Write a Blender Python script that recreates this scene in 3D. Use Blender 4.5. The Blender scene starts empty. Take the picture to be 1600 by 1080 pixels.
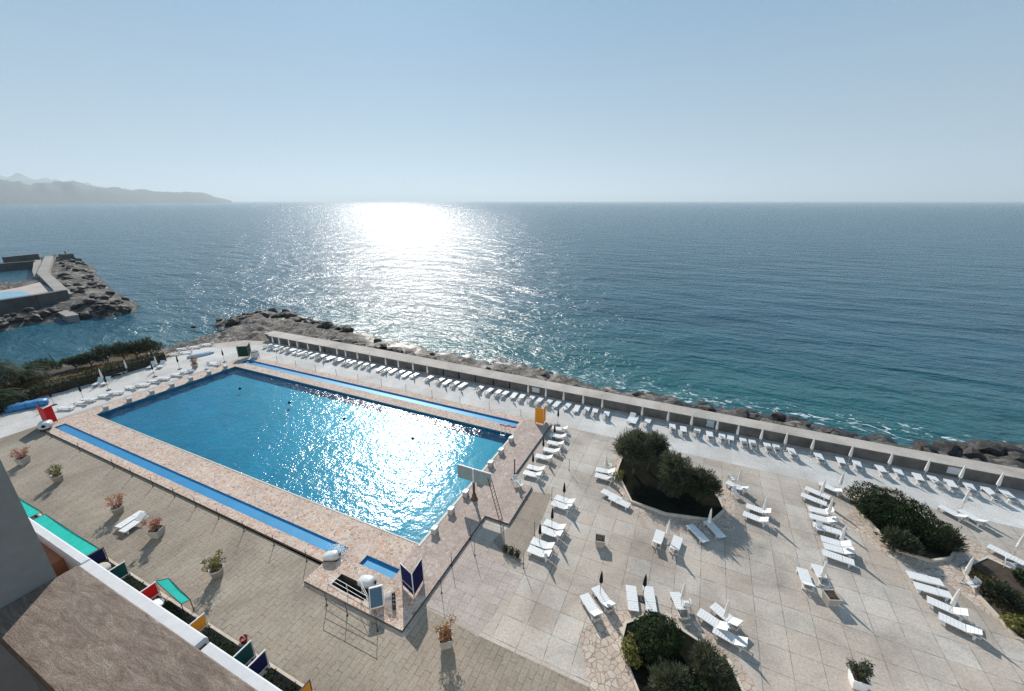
import bpy, math, random
from mathutils import Vector, Matrix, noise
R = math.radians
random.seed(7)
scn = bpy.context.scene
col = scn.collection

# ------------------------------------------------------------------ camera
# world axes: +X runs along the pool and the sea wall, +Y points out to sea
H = 25.6
AZ = R(24.6)
FPX, CX, CY, HZ = 644.0, 800.0, 540.0, 314.0
TH = math.atan((CY - HZ) / FPX)
cam = bpy.data.cameras.new('camera')
cam_o = bpy.data.objects.new('camera', cam)
col.objects.link(cam_o)
cam_o.location = (0, 0, H)
cam_o.rotation_euler = (R(90) - TH, 0, AZ)
cam.sensor_width = 36
cam.lens = 36 * FPX / 1600
cam.clip_start = 0.02
cam.clip_end = 90000
scn.camera = cam_o

def P(x, y, z=0.0):
    """point of the plane at height z seen at photo pixel x, y"""
    a = (x - CX) / FPX; b = (y - CY) / FPX
    c, s = math.cos(TH), math.sin(TH)
    fy = c - b * s; dn = s + b * c
    t = (H - z) / dn
    X, Y = a * t, fy * t
    return (X * math.cos(AZ) - Y * math.sin(AZ), X * math.sin(AZ) + Y * math.cos(AZ))

# ------------------------------------------------------------------ light, sky, exposure
SUN_EL, SUN_AZ = R(32.6), R(-40.2)
to_sun = Vector((math.sin(SUN_AZ) * math.cos(SUN_EL), math.cos(SUN_AZ) * math.cos(SUN_EL), math.sin(SUN_EL)))
world = bpy.data.worlds.new('World')
scn.world = world
world.use_nodes = True
wn = world.node_tree.nodes; wl = world.node_tree.links
sky = wn.new('ShaderNodeTexSky')
sky.sky_type = 'NISHITA'
sky.sun_disc = False
sky.sun_elevation = SUN_EL
sky.sun_rotation = SUN_AZ
sky.air_density = 1.0
sky.dust_density = 0.25
sky.ozone_density = 3.0
sky.altitude = 0
bg = wn['Background']
# the milky summer air of the photograph: the sky model, less saturated and cooler towards the horizon
wtc = wn.new('ShaderNodeTexCoord'); wsep = wn.new('ShaderNodeSeparateXYZ'); wl.new(wtc.outputs['Generated'], wsep.inputs[0])
wmr = wn.new('ShaderNodeMapRange'); wmr.inputs[1].default_value = 0.0; wmr.inputs[2].default_value = 0.5; wmr.inputs[3].default_value = 0.9; wmr.inputs[4].default_value = 0.55
wl.new(wsep.outputs[2], wmr.inputs[0])
wbw = wn.new('ShaderNodeRGBToBW'); wl.new(sky.outputs['Color'], wbw.inputs[0])
wti = wn.new('ShaderNodeMix'); wti.data_type = 'RGBA'; wti.blend_type = 'MULTIPLY'; wti.inputs[0].default_value = 1.0
wl.new(wbw.outputs[0], wti.inputs[6]); wti.inputs[7].default_value = (0.66, 1.03, 1.42, 1)
wmx = wn.new('ShaderNodeMix'); wmx.data_type = 'RGBA'
wl.new(wmr.outputs[0], wmx.inputs[0]); wl.new(sky.outputs['Color'], wmx.inputs[6]); wl.new(wti.outputs[2], wmx.inputs[7])
# even milky haze veil over the sky model
wra = wn.new('ShaderNodeValToRGB'); wra.color_ramp.elements[0].position = 0.0; wra.color_ramp.elements[0].color = (0.78, 0.91, 0.99, 1)
wra.color_ramp.elements[1].position = 0.48; wra.color_ramp.elements[1].color = (0.29, 0.61, 0.97, 1)
wl.new(wsep.outputs[2], wra.inputs[0])
wsc = wn.new('ShaderNodeMix'); wsc.data_type = 'RGBA'; wsc.blend_type = 'MULTIPLY'; wsc.inputs[0].default_value = 1.0; wsc.clamp_result = False
wl.new(wra.outputs[0], wsc.inputs[6]); wsc.inputs[7].default_value = (10.0, 10.0, 10.0, 1)
wm2 = wn.new('ShaderNodeMix'); wm2.data_type = 'RGBA'; wm2.inputs[0].default_value = 0.68
wl.new(wmx.outputs[2], wm2.inputs[6]); wl.new(wsc.outputs[2], wm2.inputs[7])
wl.new(wm2.outputs[2], bg.inputs['Color'])
bg.inputs['Strength'].default_value = 0.058
sl = bpy.data.lights.new('sun', 'SUN')
sl.energy = 4.6
sl.angle = R(0.53)
sl.color = (1.0, 0.94, 0.86)
so = bpy.data.objects.new('sun', sl)
col.objects.link(so)
so.location = (-60, 80, 90)
so.rotation_euler = to_sun.to_track_quat('Z', 'Y').to_euler()
scn.view_settings.view_transform = 'Standard'
scn.view_settings.look = 'None'
scn.view_settings.exposure = 0.36
scn.view_settings.gamma = 1.0
scn.cycles.use_denoising = True
scn.cycles.denoising_prefilter = 'NONE'
scn.cycles.max_bounces = 6
scn.cycles.transparent_max_bounces = 12
scn.cycles.volume_bounces = 0
scn.cycles.sample_clamp_indirect = 4.0

# ------------------------------------------------------------------ helpers
class MB:
    def __init__(s): s.v = []; s.f = []; s.sm = []
    def add(s, vs, fs, smooth=False):
        n = len(s.v); s.v += [tuple(p) for p in vs]
        for f in fs: s.f.append(tuple(i + n for i in f)); s.sm.append(smooth)
        return s
    def box(s, x0, x1, y0, y1, z0, z1, m=None):
        vs = [Vector(p) for p in ((x0,y0,z0),(x1,y0,z0),(x1,y1,z0),(x0,y1,z0),(x0,y0,z1),(x1,y0,z1),(x1,y1,z1),(x0,y1,z1))]
        if m is not None: vs = [m @ p for p in vs]
        return s.add(vs, [(0,3,2,1),(4,5,6,7),(0,1,5,4),(1,2,6,5),(2,3,7,6),(3,0,4,7)])
    def bbox(s, x0, x1, y0, y1, z0, z1, b=0.02, m=None):
        """box with chamfered top edges"""
        rings = [[(x0,y0,z0),(x1,y0,z0),(x1,y1,z0),(x0,y1,z0)], [(x0,y0,z1-b),(x1,y0,z1-b),(x1,y1,z1-b),(x0,y1,z1-b)],
                 [(x0+b,y0+b,z1),(x1-b,y0+b,z1),(x1-b,y1-b,z1),(x0+b,y1-b,z1)]]
        return s.loft(rings, m=m)
    def loft(s, rings, cap=True, smooth=False, m=None, closed=True):
        n = len(rings[0]); vs = [Vector(p) for r in rings for p in r]
        if m is not None: vs = [m @ p for p in vs]
        fs = []
        for i in range(len(rings) - 1):
            for j in range(n if closed else n - 1):
                a = i*n + j; b = i*n + (j+1) % n
                fs.append((a, b, b + n, a + n))
        if cap:
            fs.append(tuple(range(n))[::-1]); fs.append(tuple(range((len(rings)-1)*n, len(rings)*n)))
        return s.add(vs, fs, smooth)
    def lathe(s, prof, n=10, c=(0,0,0), smooth=True, m=None, star=0.0):
        rings = []
        for r, z in prof:
            rings.append([(c[0] + r*(1 - star*(k % 2))*math.cos(2*math.pi*k/n), c[1] + r*(1 - star*(k % 2))*math.sin(2*math.pi*k/n), c[2] + z) for k in range(n)])
        return s.loft(rings, True, smooth, m)
    def tube(s, pts, r, n=6, r1=None):
        pts = [Vector(p) for p in pts]; rings = []
        for i, p in enumerate(pts):
            d = (pts[min(i+1, len(pts)-1)] - pts[max(i-1, 0)]).normalized()
            q = d.to_track_quat('Z', 'Y')
            rr = r if r1 is None else r + (r1 - r) * i / max(1, len(pts)-1)
            rings.append([p + q @ Vector((rr*math.cos(2*math.pi*k/n), rr*math.sin(2*math.pi*k/n), 0)) for k in range(n)])
        return s.loft(rings, True, n > 4)
    def quad(s, a, b, c, d): return s.add([a, b, c, d], [(0,1,2,3)])
    def prism(s, poly, z0, z1):
        n = len(poly)
        return s.loft([[(p[0], p[1], z0) for p in poly], [(p[0], p[1], z1) for p in poly]])
    def sheet(s, poly, z):
        return s.add([(p[0], p[1], z) for p in poly], [tuple(range(len(poly)))])
    def build(s, name, m, parent=None, loc=None):
        me = bpy.data.meshes.new(name)
        me.from_pydata(s.v, [], s.f)
        me.polygons.foreach_set('use_smooth', s.sm)
        me.update()
        if m: me.materials.append(m)
        o = bpy.data.objects.new(name, me)
        col.objects.link(o)
        if parent: o.parent = parent
        if loc: o.location = loc
        return o

def ccw(poly):
    a = sum(poly[i][0]*poly[(i+1) % len(poly)][1] - poly[(i+1) % len(poly)][0]*poly[i][1] for i in range(len(poly)))
    return poly if a > 0 else poly[::-1]

def tag(o, label, cat, group=None):
    o['label'] = label; o['category'] = cat
    if group: o['group'] = group
    return o
def kind(o, k): o['kind'] = k; return o
def empty(name, loc=(0,0,0), rz=0):
    o = bpy.data.objects.new(name, None); col.objects.link(o)
    o.location = loc; o.rotation_euler = (0, 0, rz); o.empty_display_size = 0.2
    return o
KIDS = {}
def kids(o):
    return [c for c in o.children]
def copy_tree(o, parent=None):
    c = o.copy(); col.objects.link(c); c.parent = parent
    for k in kids(o): copy_tree(k, c)
    return c
USED = set()
def inst(proto, loc, rz=0, s=1.0):
    if proto.name not in USED:
        USED.add(proto.name); o = proto
    else: o = copy_tree(proto)
    o.location = loc; o.rotation_euler = (0, 0, rz); o.scale = (s, s, s)
    return o

# ------------------------------------------------------------------ materials
class NT:
    def __init__(s, name):
        s.m = bpy.data.materials.new(name); s.m.use_nodes = True
        s.t = s.m.node_tree; s.n = s.t.nodes; s.l = s.t.links
        s.b = s.n['Principled BSDF']
    def set(s, k, v):
        if hasattr(v, 'is_linked') or isinstance(v, bpy.types.NodeSocket): s.l.new(v, s.b.inputs[k])
        else: s.b.inputs[k].default_value = v
        return s
    def node(s, t, **kw):
        n = s.n.new(t)
        for k, v in kw.items(): setattr(n, k, v)
        return n
    def inp(s, n, **kw):
        for k, v in kw.items():
            i = n.inputs[int(k[1:])] if k[0] == 'i' and k[1:].isdigit() else n.inputs[k.replace('_', ' ')]
            if isinstance(v, bpy.types.NodeSocket): s.l.new(v, i)
            else: i.default_value = v
        return n
    def pos(s, scale=(1,1,1), loc=(0,0,0), rot=0.0):
        g = s.node('ShaderNodeNewGeometry')
        mp = s.node('ShaderNodeMapping')
        mp.inputs['Scale'].default_value = scale; mp.inputs['Location'].default_value = loc
        mp.inputs['Rotation'].default_value = (0, 0, rot)
        s.l.new(g.outputs['Position'], mp.inputs['Vector'])
        return mp.outputs[0]
    def noise(s, vec, scale, detail=4, rough=0.6, dist=0.0):
        n = s.node('ShaderNodeTexNoise')
        s.l.new(vec, n.inputs['Vector'])
        n.inputs['Scale'].default_value = scale; n.inputs['Detail'].default_value = detail
        n.inputs['Roughness'].default_value = rough; n.inputs['Distortion'].default_value = dist
        return n.outputs['Fac']
    def ramp(s, fac, *st):
        r = s.node('ShaderNodeValToRGB'); e = r.color_ramp.elements
        while len(e) > 1: e.remove(e[-1])
        e[0].position = st[0][0]; e[0].color = (*st[0][1], 1)
        for p, c in st[1:]:
            k = e.new(p); k.color = (*c, 1)
        s.l.new(fac, r.inputs[0]); return r.outputs[0]
    def mix(s, a, b, fac, mode='MIX'):
        n = s.node('ShaderNodeMix', data_type='RGBA', blend_type=mode)
        for i, v in ((0, fac), (6, a), (7, b)):
            if isinstance(v, bpy.types.NodeSocket): s.l.new(v, n.inputs[i])
            elif i == 0: n.inputs[0].default_value = v
            else: n.inputs[i].default_value = (*v, 1)
        return n.outputs[2]
    def math(s, op, a, b=0.0, c=None):
        n = s.node('ShaderNodeMath', operation=op)
        for i, v in enumerate((a, b) if c is None else (a, b, c)):
            if isinstance(v, bpy.types.NodeSocket): s.l.new(v, n.inputs[i])
            else: n.inputs[i].default_value = v
        return n.outputs[0]
    def rng(s, v, a, b, c=0.0, d=1.0):
        n = s.node('ShaderNodeMapRange', clamp=True)
        s.inp(n, i0=v, i1=a, i2=b, i3=c, i4=d); return n.outputs[0]
    def bump(s, h, strength=0.3, dist=0.02, normal=None):
        b = s.node('ShaderNodeBump'); s.inp(b, Height=h, Strength=strength, Distance=dist)
        if normal: s.l.new(normal, b.inputs['Normal'])
        s.l.new(b.outputs[0], s.b.inputs['Normal']); return b.outputs[0]

def plain(name, c, rough=0.5, var=0.12, scale=6.0, metallic=0.0):
    t = NT(name)
    t.b.inputs['Specular IOR Level'].default_value = 0.12 if ('panel' in name or 'canvas' in name) else 0.4
    g = t.node('ShaderNodeTexCoord')
    f = t.noise(g.outputs['Object'], scale, 4)
    lo = tuple(x * (1 - var) for x in c); hi = tuple(min(1, x * (1 + var)) for x in c)
    t.set('Base Color', t.ramp(f, (0.3, lo), (0.7, hi)))
    t.set('Roughness', rough).set('Metallic', metallic)
    return t.m

def slabs(name, c1, c2, mortar, w, h, off=0.0, loc=(0,0,0), rot=0.0, ms=0.02, stain=0.35, rough=0.8, jw=0.2):
    t = NT(name)
    p = t.pos(loc=loc, rot=rot)
    wob = t.noise(p, 0.9, 2)
    b = t.node('ShaderNodeTexBrick', offset=off, squash=1.0)
    t.inp(b, Vector=p, Color1=(*c1, 1), Color2=(*c2, 1), Mortar=(*mortar, 1), Scale=1.0)
    b.inputs['Brick Width'].default_value = w; b.inputs['Row Height'].default_value = h
    b.inputs['Mortar Size'].default_value = ms; b.inputs['Mortar Smooth'].default_value = 0.3
    n1 = t.noise(p, 0.22, 5, 0.65, 0.6); n2 = t.noise(p, 7.0, 4, 0.7); n3 = t.noise(p, 34.0, 2, 0.6)
    wear = t.rng(t.noise(p, 1.1, 4, 0.7), 0.38, 0.62, jw, 1.0)
    base = t.mix(b.outputs['Color'], tuple((x+y)/2 for x, y in zip(c1, c2)), t.math('MULTIPLY', b.outputs['Fac'], t.math('SUBTRACT', 1.0, wear)))
    blot = t.noise(p, 0.11, 6, 0.7, 1.0)
    base = t.mix(base, t.ramp(blot, (0.36, (0.93, 0.90, 0.88)), (0.52, (1.0, 1.0, 1.0)), (0.66, (1.10, 1.13, 1.16))), 0.9, 'MULTIPLY')
    c = t.mix(base, t.ramp(n1, (0.3, (1-stain,)*3), (0.55, (1, 1, 1)), (0.75, (1.12, 1.1, 1.06))), 1.0, 'MULTIPLY')
    c = t.mix(c, t.ramp(n2, (0.3, (0.70, 0.68, 0.66)), (0.62, (1.10, 1.09, 1.08))), 0.8, 'MULTIPLY')
    c = t.mix(c, t.ramp(n3, (0.32, (0.60,)*3), (0.6, (1.10,)*3)), 0.75, 'MULTIPLY')
    t.set('Base Color', c).set('Roughness', rough)
    t.b.inputs['Specular IOR Level'].default_value = 0.25
    hgt = t.math('SUBTRACT', t.math('MULTIPLY', n3, 0.35), t.math('MULTIPLY', b.outputs['Fac'], wear))
    t.bump(hgt, 0.5, 0.015)
    return t.m

def crazy(name, cols, mortar, scale=2.2, edge=0.035, rough=0.8, sat_noise=0.3):
    t = NT(name)
    p = t.pos()
    nz = t.node('ShaderNodeTexNoise'); t.inp(nz, Vector=p, Scale=3.0, Detail=2.0)
    pv = t.node('ShaderNodeMix', data_type='RGBA', blend_type='LINEAR_LIGHT'); t.inp(pv, i0=0.05, i6=p, i7=nz.outputs['Color'])
    v = t.node('ShaderNodeTexVoronoi', feature='F1'); t.inp(v, Vector=pv.outputs[2], Scale=scale)
    e = t.node('ShaderNodeTexVoronoi', feature='DISTANCE_TO_EDGE'); t.inp(e, Vector=pv.outputs[2], Scale=scale)
    sep = t.node('ShaderNodeSeparateColor'); t.l.new(v.outputs['Color'], sep.inputs[0])
    base = t.ramp(sep.outputs[0], *[(i / (len(cols) - 1), c) for i, c in enumerate(cols)])
    n1 = t.noise(p, 0.35, 4, 0.6); n2 = t.noise(p, 14.0, 3, 0.7)
    base = t.mix(base, t.ramp(n1, (0.3, (0.78,)*3), (0.7, (1.1,)*3)), 0.9, 'MULTIPLY')
    base = t.mix(base, t.ramp(n2, (0.3, (0.66,)*3), (0.65, (1.12,)*3)), 0.85, 'MULTIPLY')
    ef = t.rng(e.outputs['Distance'], edge * 0.4, edge)
    t.set('Base Color', t.mix(mortar, base, ef)).set('Roughness', rough)
    t.b.inputs['Specular IOR Level'].default_value = 0.25
    t.bump(t.math('ADD', ef, t.math('MULTIPLY', n2, 0.3)), 0.4, 0.02)
    return t.m

def leafy(name, dark, light, scale=1.2):
    t = NT(name)
    g = t.node('ShaderNodeNewGeometry')
    n = t.noise(g.outputs['Position'], scale, 3)
    r = t.math('ADD', t.math('MULTIPLY', n, 0.55), t.math('MULTIPLY', g.outputs['Random Per Island'], 0.5))
    t.set('Base Color', t.ramp(r, (0.25, dark), (0.75, light))).set('Roughness', 0.75)
    t.b.inputs['Specular IOR Level'].default_value = 0.15
    tl = t.node('ShaderNodeBsdfTranslucent'); t.l.new(t.mix(t.ramp(r, (0.25, dark), (0.75, light)), (1.3, 1.32, 1.0), 1.0, 'MULTIPLY'), tl.inputs['Color'])
    mx = t.node('ShaderNodeMixShader'); mx.inputs[0].default_value = 0.26
    t.l.new(t.b.outputs[0], mx.inputs[1]); t.l.new(tl.outputs[0], mx.inputs[2]); t.l.new(mx.outputs[0], t.n['Material Output'].inputs['Surface'])
    return t.m

M = {}
M['white_plastic'] = plain('white_plastic', (0.64, 0.645, 0.64), 0.4, 0.05)
M['white_canvas'] = plain('white_canvas', (0.74, 0.71, 0.66), 0.85, 0.10)
M['black_canvas'] = plain('black_canvas', (0.012, 0.012, 0.014), 0.8, 0.2)
M['pale_metal'] = plain('pale_metal', (0.62, 0.62, 0.60), 0.4, 0.08)
M['dark_metal'] = plain('dark_metal', (0.03, 0.03, 0.032), 0.5, 0.2)
M['black_metal'] = plain('black_metal', (0.008, 0.009, 0.009), 0.9, 0.3)
M['black_metal'].node_tree.nodes['Principled BSDF'].inputs['Specular IOR Level'].default_value = 0.1
M['rusty_metal'] = plain('rusty_metal', (0.10, 0.055, 0.035), 0.7, 0.3)
M['concrete'] = plain('concrete', (0.40, 0.37, 0.33), 0.85, 0.18, 1.5)
M['terracotta'] = plain('terracotta', (0.34, 0.14, 0.07), 0.85, 0.2, 3)
M['bed_shade_cover'] = plain('bed_shade_cover', (0.009, 0.010, 0.007), 1.0, 0.5, 3)  # planting-bed surface, near-black: shade under the trees is put into its colour
M['bed_shade_cover'].node_tree.nodes['Principled BSDF'].inputs['Specular IOR Level'].default_value = 0.02
M['soil'] = plain('soil', (0.05, 0.035, 0.025), 0.95, 0.4, 5)
M['bark'] = plain('bark', (0.06, 0.045, 0.035), 0.9, 0.35, 8)
M['foliage'] = leafy('foliage', (0.015, 0.024, 0.016), (0.085, 0.098, 0.058))
M['foliage_grey'] = leafy('foliage_grey', (0.022, 0.032, 0.022), (0.140, 0.150, 0.098))
M['foliage_deep'] = leafy('foliage_deep', (0.007, 0.015, 0.006), (0.032, 0.056, 0.018))
M['foliage_olive'] = leafy('foliage_olive', (0.06, 0.065, 0.02), (0.20, 0.19, 0.06))
M['foliage_pink'] = leafy('foliage_pink', (0.20, 0.075, 0.055), (0.50, 0.26, 0.20))
M['foliage_rust'] = leafy('foliage_rust', (0.13, 0.06, 0.025), (0.42, 0.23, 0.12))
M['dry_grass'] = leafy('dry_grass', (0.10, 0.08, 0.03), (0.42, 0.24, 0.09), 0.35)
M['red_panel'] = plain('red_panel', (0.55, 0.010, 0.012), 0.5, 0.1)
M['orange_panel'] = plain('orange_panel', (0.72, 0.28, 0.025), 0.5, 0.1)
M['navy_panel'] = plain('navy_panel', (0.008, 0.010, 0.060), 0.85, 0.15)
M['green_panel'] = plain('green_panel', (0.006, 0.06, 0.055), 0.5, 0.15)
M['darkgreen_panel'] = plain('darkgreen_panel', (0.010, 0.05, 0.035), 0.6, 0.2)
M['teal_canvas'] = plain('teal_canvas', (0.012, 0.36, 0.30), 0.7, 0.12, 2.0)
M['board_panel'] = plain('board_panel', (0.22, 0.28, 0.28), 0.5, 0.15, 1.5)
M['glass_blue'] = plain('glass_blue', (0.035, 0.11, 0.17), 0.3, 0.15)
M['blue_tarp'] = plain('blue_tarp', (0.03, 0.19, 0.42), 0.5, 0.2, 2.0)
M['pale_blue'] = plain('pale_blue', (0.38, 0.48, 0.56), 0.5, 0.12)
M['fibreglass'] = plain('fibreglass', (0.50, 0.53, 0.52), 0.35, 0.12, 2.5)
M['asphalt_dark'] = plain('asphalt_dark', (0.045, 0.045, 0.045), 0.85, 0.3, 3.0)
M['white_render'] = plain('white_render', (0.80, 0.80, 0.80), 0.75, 0.05, 3.0)
M['ledge_white'] = plain('ledge_white', (0.56, 0.575, 0.59), 0.8, 0.07, 9.0)
M['grey_render'] = plain('grey_render', (0.20, 0.21, 0.205), 0.9, 0.07, 40.0)
M['kerb'] = plain('kerb', (0.50, 0.43, 0.36), 0.8, 0.15, 2.0)
M['pink_kerb'] = plain('pink_kerb', (0.42, 0.34, 0.30), 0.8, 0.2, 1.2)
M['walk_concrete'] = slabs('walk_concrete', (0.41, 0.375, 0.335), (0.46, 0.42, 0.38), (0.30, 0.27, 0.245), 6.0, 9.0, 0.0, ms=0.02, stain=0.30)
M['terrace_slabs'] = slabs('terrace_slabs', (0.415, 0.357, 0.303), (0.472, 0.430, 0.382), (0.15, 0.12, 0.10), 1.67, 1.67, 0.0, (0.36, -0.98, 0), ms=0.022, stain=0.34)
M['near_pavers'] = slabs('near_pavers', (0.275, 0.235, 0.185), (0.305, 0.262, 0.212), (0.15, 0.12, 0.095), 0.84, 0.42, 0.5, (0.1, 0, 0), R(90), ms=0.022, stain=0.28, jw=0.15)
M['pink_tiles'] = slabs('pink_tiles', (0.405, 0.345, 0.312), (0.45, 0.39, 0.355), (0.25, 0.205, 0.18), 0.62, 0.62, 0.0, ms=0.018, stain=0.22)
M['pale_band'] = slabs('pale_band', (0.50, 0.485, 0.46), (0.57, 0.555, 0.535), (0.40, 0.37, 0.34), 3.3, 4.2, 0.0, (1, 0.4, 0), ms=0.015, stain=0.22)
M['deck_crazy'] = crazy('deck_crazy', [(0.40, 0.28, 0.215), (0.47, 0.36, 0.29), (0.46, 0.25, 0.155), (0.45, 0.37, 0.31), (0.54, 0.44, 0.37), (0.30, 0.19, 0.14), (0.52, 0.42, 0.35)], (0.54, 0.46, 0.40), 3.8, 0.07)
M['deck_pink'] = crazy('deck_pink', [(0.40, 0.31, 0.265), (0.44, 0.35, 0.30), (0.42, 0.335, 0.295), (0.34, 0.265, 0.225), (0.50, 0.42, 0.375)], (0.28, 0.215, 0.18), 3.0, 0.05)
M['apron_crazy'] = crazy('apron_crazy', [(0.42, 0.35, 0.29), (0.50, 0.42, 0.35), (0.46, 0.36, 0.29), (0.54, 0.47, 0.40)], (0.24, 0.18, 0.14), 2.6, 0.06)

# ------------------------------------------------------------------ sea
def water_normals(t, layers, dist=1.0, mask=None):
    """layers: (scale xyz, rotation, noise scale, detail, amplitude in metres)"""
    tot = None
    for sc, rot, ns, det, amp in layers:
        h = t.math('MULTIPLY', t.noise(t.pos(scale=sc, rot=rot), ns, det, 0.55, 0.3), amp)
        tot = h if tot is None else t.math('ADD', tot, h)
    if mask is not None: tot = t.math('MULTIPLY', tot, mask)
    b = t.node('ShaderNodeBump'); t.inp(b, Height=tot, Strength=1.0, Distance=dist)
    return b.outputs[0], tot

SEA = -2.5
t = NT('sea_water')
nrm, hh = water_normals(t, [((1, 2.2, 1), R(28), 0.045, 4, 2.6), ((1, 1.9, 1), R(20), 0.26, 3, 0.72), ((1, 1.5, 1), R(-15), 1.1, 5, 0.25)])
t.l.new(nrm, t.b.inputs['Normal'])
gp = t.node('ShaderNodeNewGeometry'); sx = t.node('ShaderNodeSeparateXYZ'); t.l.new(gp.outputs['Position'], sx.inputs[0])
shore_d = t.math('SUBTRACT', sx.outputs[1], 61.0)
big = t.noise(t.pos(scale=(1, 2.5, 1)), 0.02, 4, 0.6)
deep = t.ramp(big, (0.35, (0.012, 0.068, 0.104)), (0.65, (0.022, 0.096, 0.134)))
shal = t.rng(t.math('ADD', shore_d, t.math('MULTIPLY', t.noise(t.pos(), 0.09, 4), 22.0)), 2.0, 60.0, 1.0, 0.0)
shal = t.math('MULTIPLY', shal, t.rng(sx.outputs[0], -130.0, -60.0))
wc = t.mix(deep, (0.020, 0.115, 0.115), t.math('MULTIPLY', shal, 0.75))
fn = t.noise(t.pos(scale=(1, 1.6, 1), rot=R(20)), 0.55, 6, 0.68, 1.2)
near = t.rng(t.math('ABSOLUTE', t.math('SUBTRACT', shore_d, 1.5)), 1.0, 8.0, 0.16, 0.0)
foam = t.rng(t.math('ADD', fn, near), 0.70, 0.80)
foam = t.math('MULTIPLY', foam, t.math('MULTIPLY', t.rng(sx.outputs[0], -112.0, -70.0), t.rng(shore_d, 20.0, 8.0)))
t.set('Base Color', t.mix(wc, (0.72, 0.76, 0.76), foam))
t.set('Roughness', t.math('ADD', 0.205, t.math('MULTIPLY', foam, 0.6)))
t.set('IOR', 1.333); t.b.inputs['Specular IOR Level'].default_value = 0.22
M['sea'] = t.m
mb = MB()
for ring in ([(-260, -60), (120, -60), (120, 330), (-260, 330)],):
    pass
S = 26000
mb.add([(-S, -S, SEA), (S, -S, SEA), (S, S, SEA), (-S, S, SEA)], [(0, 1, 2, 3)])
kind(mb.build('sea', M['sea']), 'structure')

# ------------------------------------------------------------------ rocky shore (height field below and around the terrace)
SHORE = [P(1700, 712, SEA), P(1600, 700, SEA), P(1430, 696, SEA), P(1250, 660, SEA), P(1000, 616, SEA), P(850, 580, SEA), P(650, 546, SEA), P(560, 523, SEA),
         P(500, 503, SEA), P(440, 491, SEA), P(385, 493, SEA), P(345, 502, SEA), P(350, 518, SEA), P(300, 536, SEA), P(255, 548, SEA),
         P(180, 553, SEA), P(90, 575, SEA), P(0, 588, SEA), (-112, 5), (-114, -40)]
LAND = [(75, 62)] + SHORE + [(75, -40)]
def seg_d(p, a, b):
    ax, ay = a; bx, by = b; dx, dy = bx - ax, by - ay
    k = max(0, min(1, ((p[0]-ax)*dx + (p[1]-ay)*dy) / (dx*dx + dy*dy + 1e-9)))
    return math.hypot(p[0]-ax-k*dx, p[1]-ay-k*dy)
def inside(p, poly):
    c = False; j = len(poly) - 1
    for i in range(len(poly)):
        if (poly[i][1] > p[1]) != (poly[j][1] > p[1]) and p[0] < (poly[j][0]-poly[i][0])*(p[1]-poly[i][1])/(poly[j][1]-poly[i][1]) + poly[i][0]: c = not c
        j = i
    return c
def shore_h(x, y, line, poly):
    d = min(seg_d((x, y), line[i], line[i+1]) for i in range(len(line)-1))
    if not inside((x, y), poly): d = -d
    n1 = noise.noise((x*0.16, y*0.16, 3.1)); n2 = noise.noise((x*0.45, y*0.45, 7.7)); n3 = abs(noise.noise((x*1.0, y*1.0, 1.7)))
    h = SEA + 0.35 + (0.30 * d if d < 0 else 1.75 * (1 - math.exp(-d / 5.0))) + 0.6*n1 + 0.75*n2 - 0.9*n3
    return h, d
t = NT('shore_rock')
p = t.pos()
gz = t.node('ShaderNodeSeparateXYZ'); t.l.new(p, gz.inputs[0])
n1 = t.noise(p, 0.5, 6, 0.7, 0.8); n2 = t.noise(p, 3.0, 5, 0.7)
vo = t.node('ShaderNodeTexVoronoi', feature='DISTANCE_TO_EDGE'); t.inp(vo, Vector=t.pos(scale=(1, 1.8, 1.5), rot=R(25)), Scale=0.7)
rockc = t.ramp(n1, (0.34, (0.035, 0.028, 0.024)), (0.50, (0.17, 0.14, 0.115)), (0.68, (0.36, 0.32, 0.27)))
rockc = t.mix(rockc, (0.03, 0.025, 0.02), t.rng(vo.outputs['Distance'], 0.02, 0.16, 0.85, 0.0))
rockc = t.mix(rockc, t.ramp(n2, (0.3, (0.55,)*3), (0.6, (1.1,)*3)), 0.9, 'MULTIPLY')
wet = t.rng(t.math('ADD', gz.outputs[2], t.math('MULTIPLY', n1, 1.2)), SEA + 1.0, SEA + 2.1)
t.set('Base Color', t.mix((0.018, 0.016, 0.014), rockc, wet)).set('Roughness', t.rng(wet, 0, 1, 0.45, 0.9))
t.bump(t.math('ADD', n1, t.math('MULTIPLY', n2, 0.4)), 0.8, 0.25)
M['rock'] = t.m
def heightfield(name, x0, x1, y0, y1, st, fn, mat):
    nx = int((x1-x0)/st); ny = int((y1-y0)/st); vs = []; fs = []
    for j in range(ny+1):
        for i in range(nx+1):
            x = x0 + i*st; y = y0 + j*st
            vs.append((x, y, fn(x, y)))
    keep = [v[2] > SEA - 2.6 for v in vs]
    for j in range(ny):
        for i in range(nx):
            a = j*(nx+1)+i; q = (a, a+1, a+nx+2, a+nx+1)
            if any(keep[k] for k in q): fs.append(q)
    mb = MB(); mb.add(vs, fs, True)
    return mb.build(name, mat)
def f_main(x, y):
    h, d = shore_h(x, y, SHORE, LAND)
    if x > -74 and y < 48.5: h = -4.4
    elif x > -74 and y < 52: h = min(h, -0.8)
    if x < -74 and y < 40: h = min(h, -0.35) if x > -84 or d > 6 else min(h, -0.3)
    if x > -76: h = min(h, 0.2)
    return h
kind(heightfield('rocky_shore', -122, 64, -40, 76, 0.6, f_main, M['rock']), 'structure')

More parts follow.
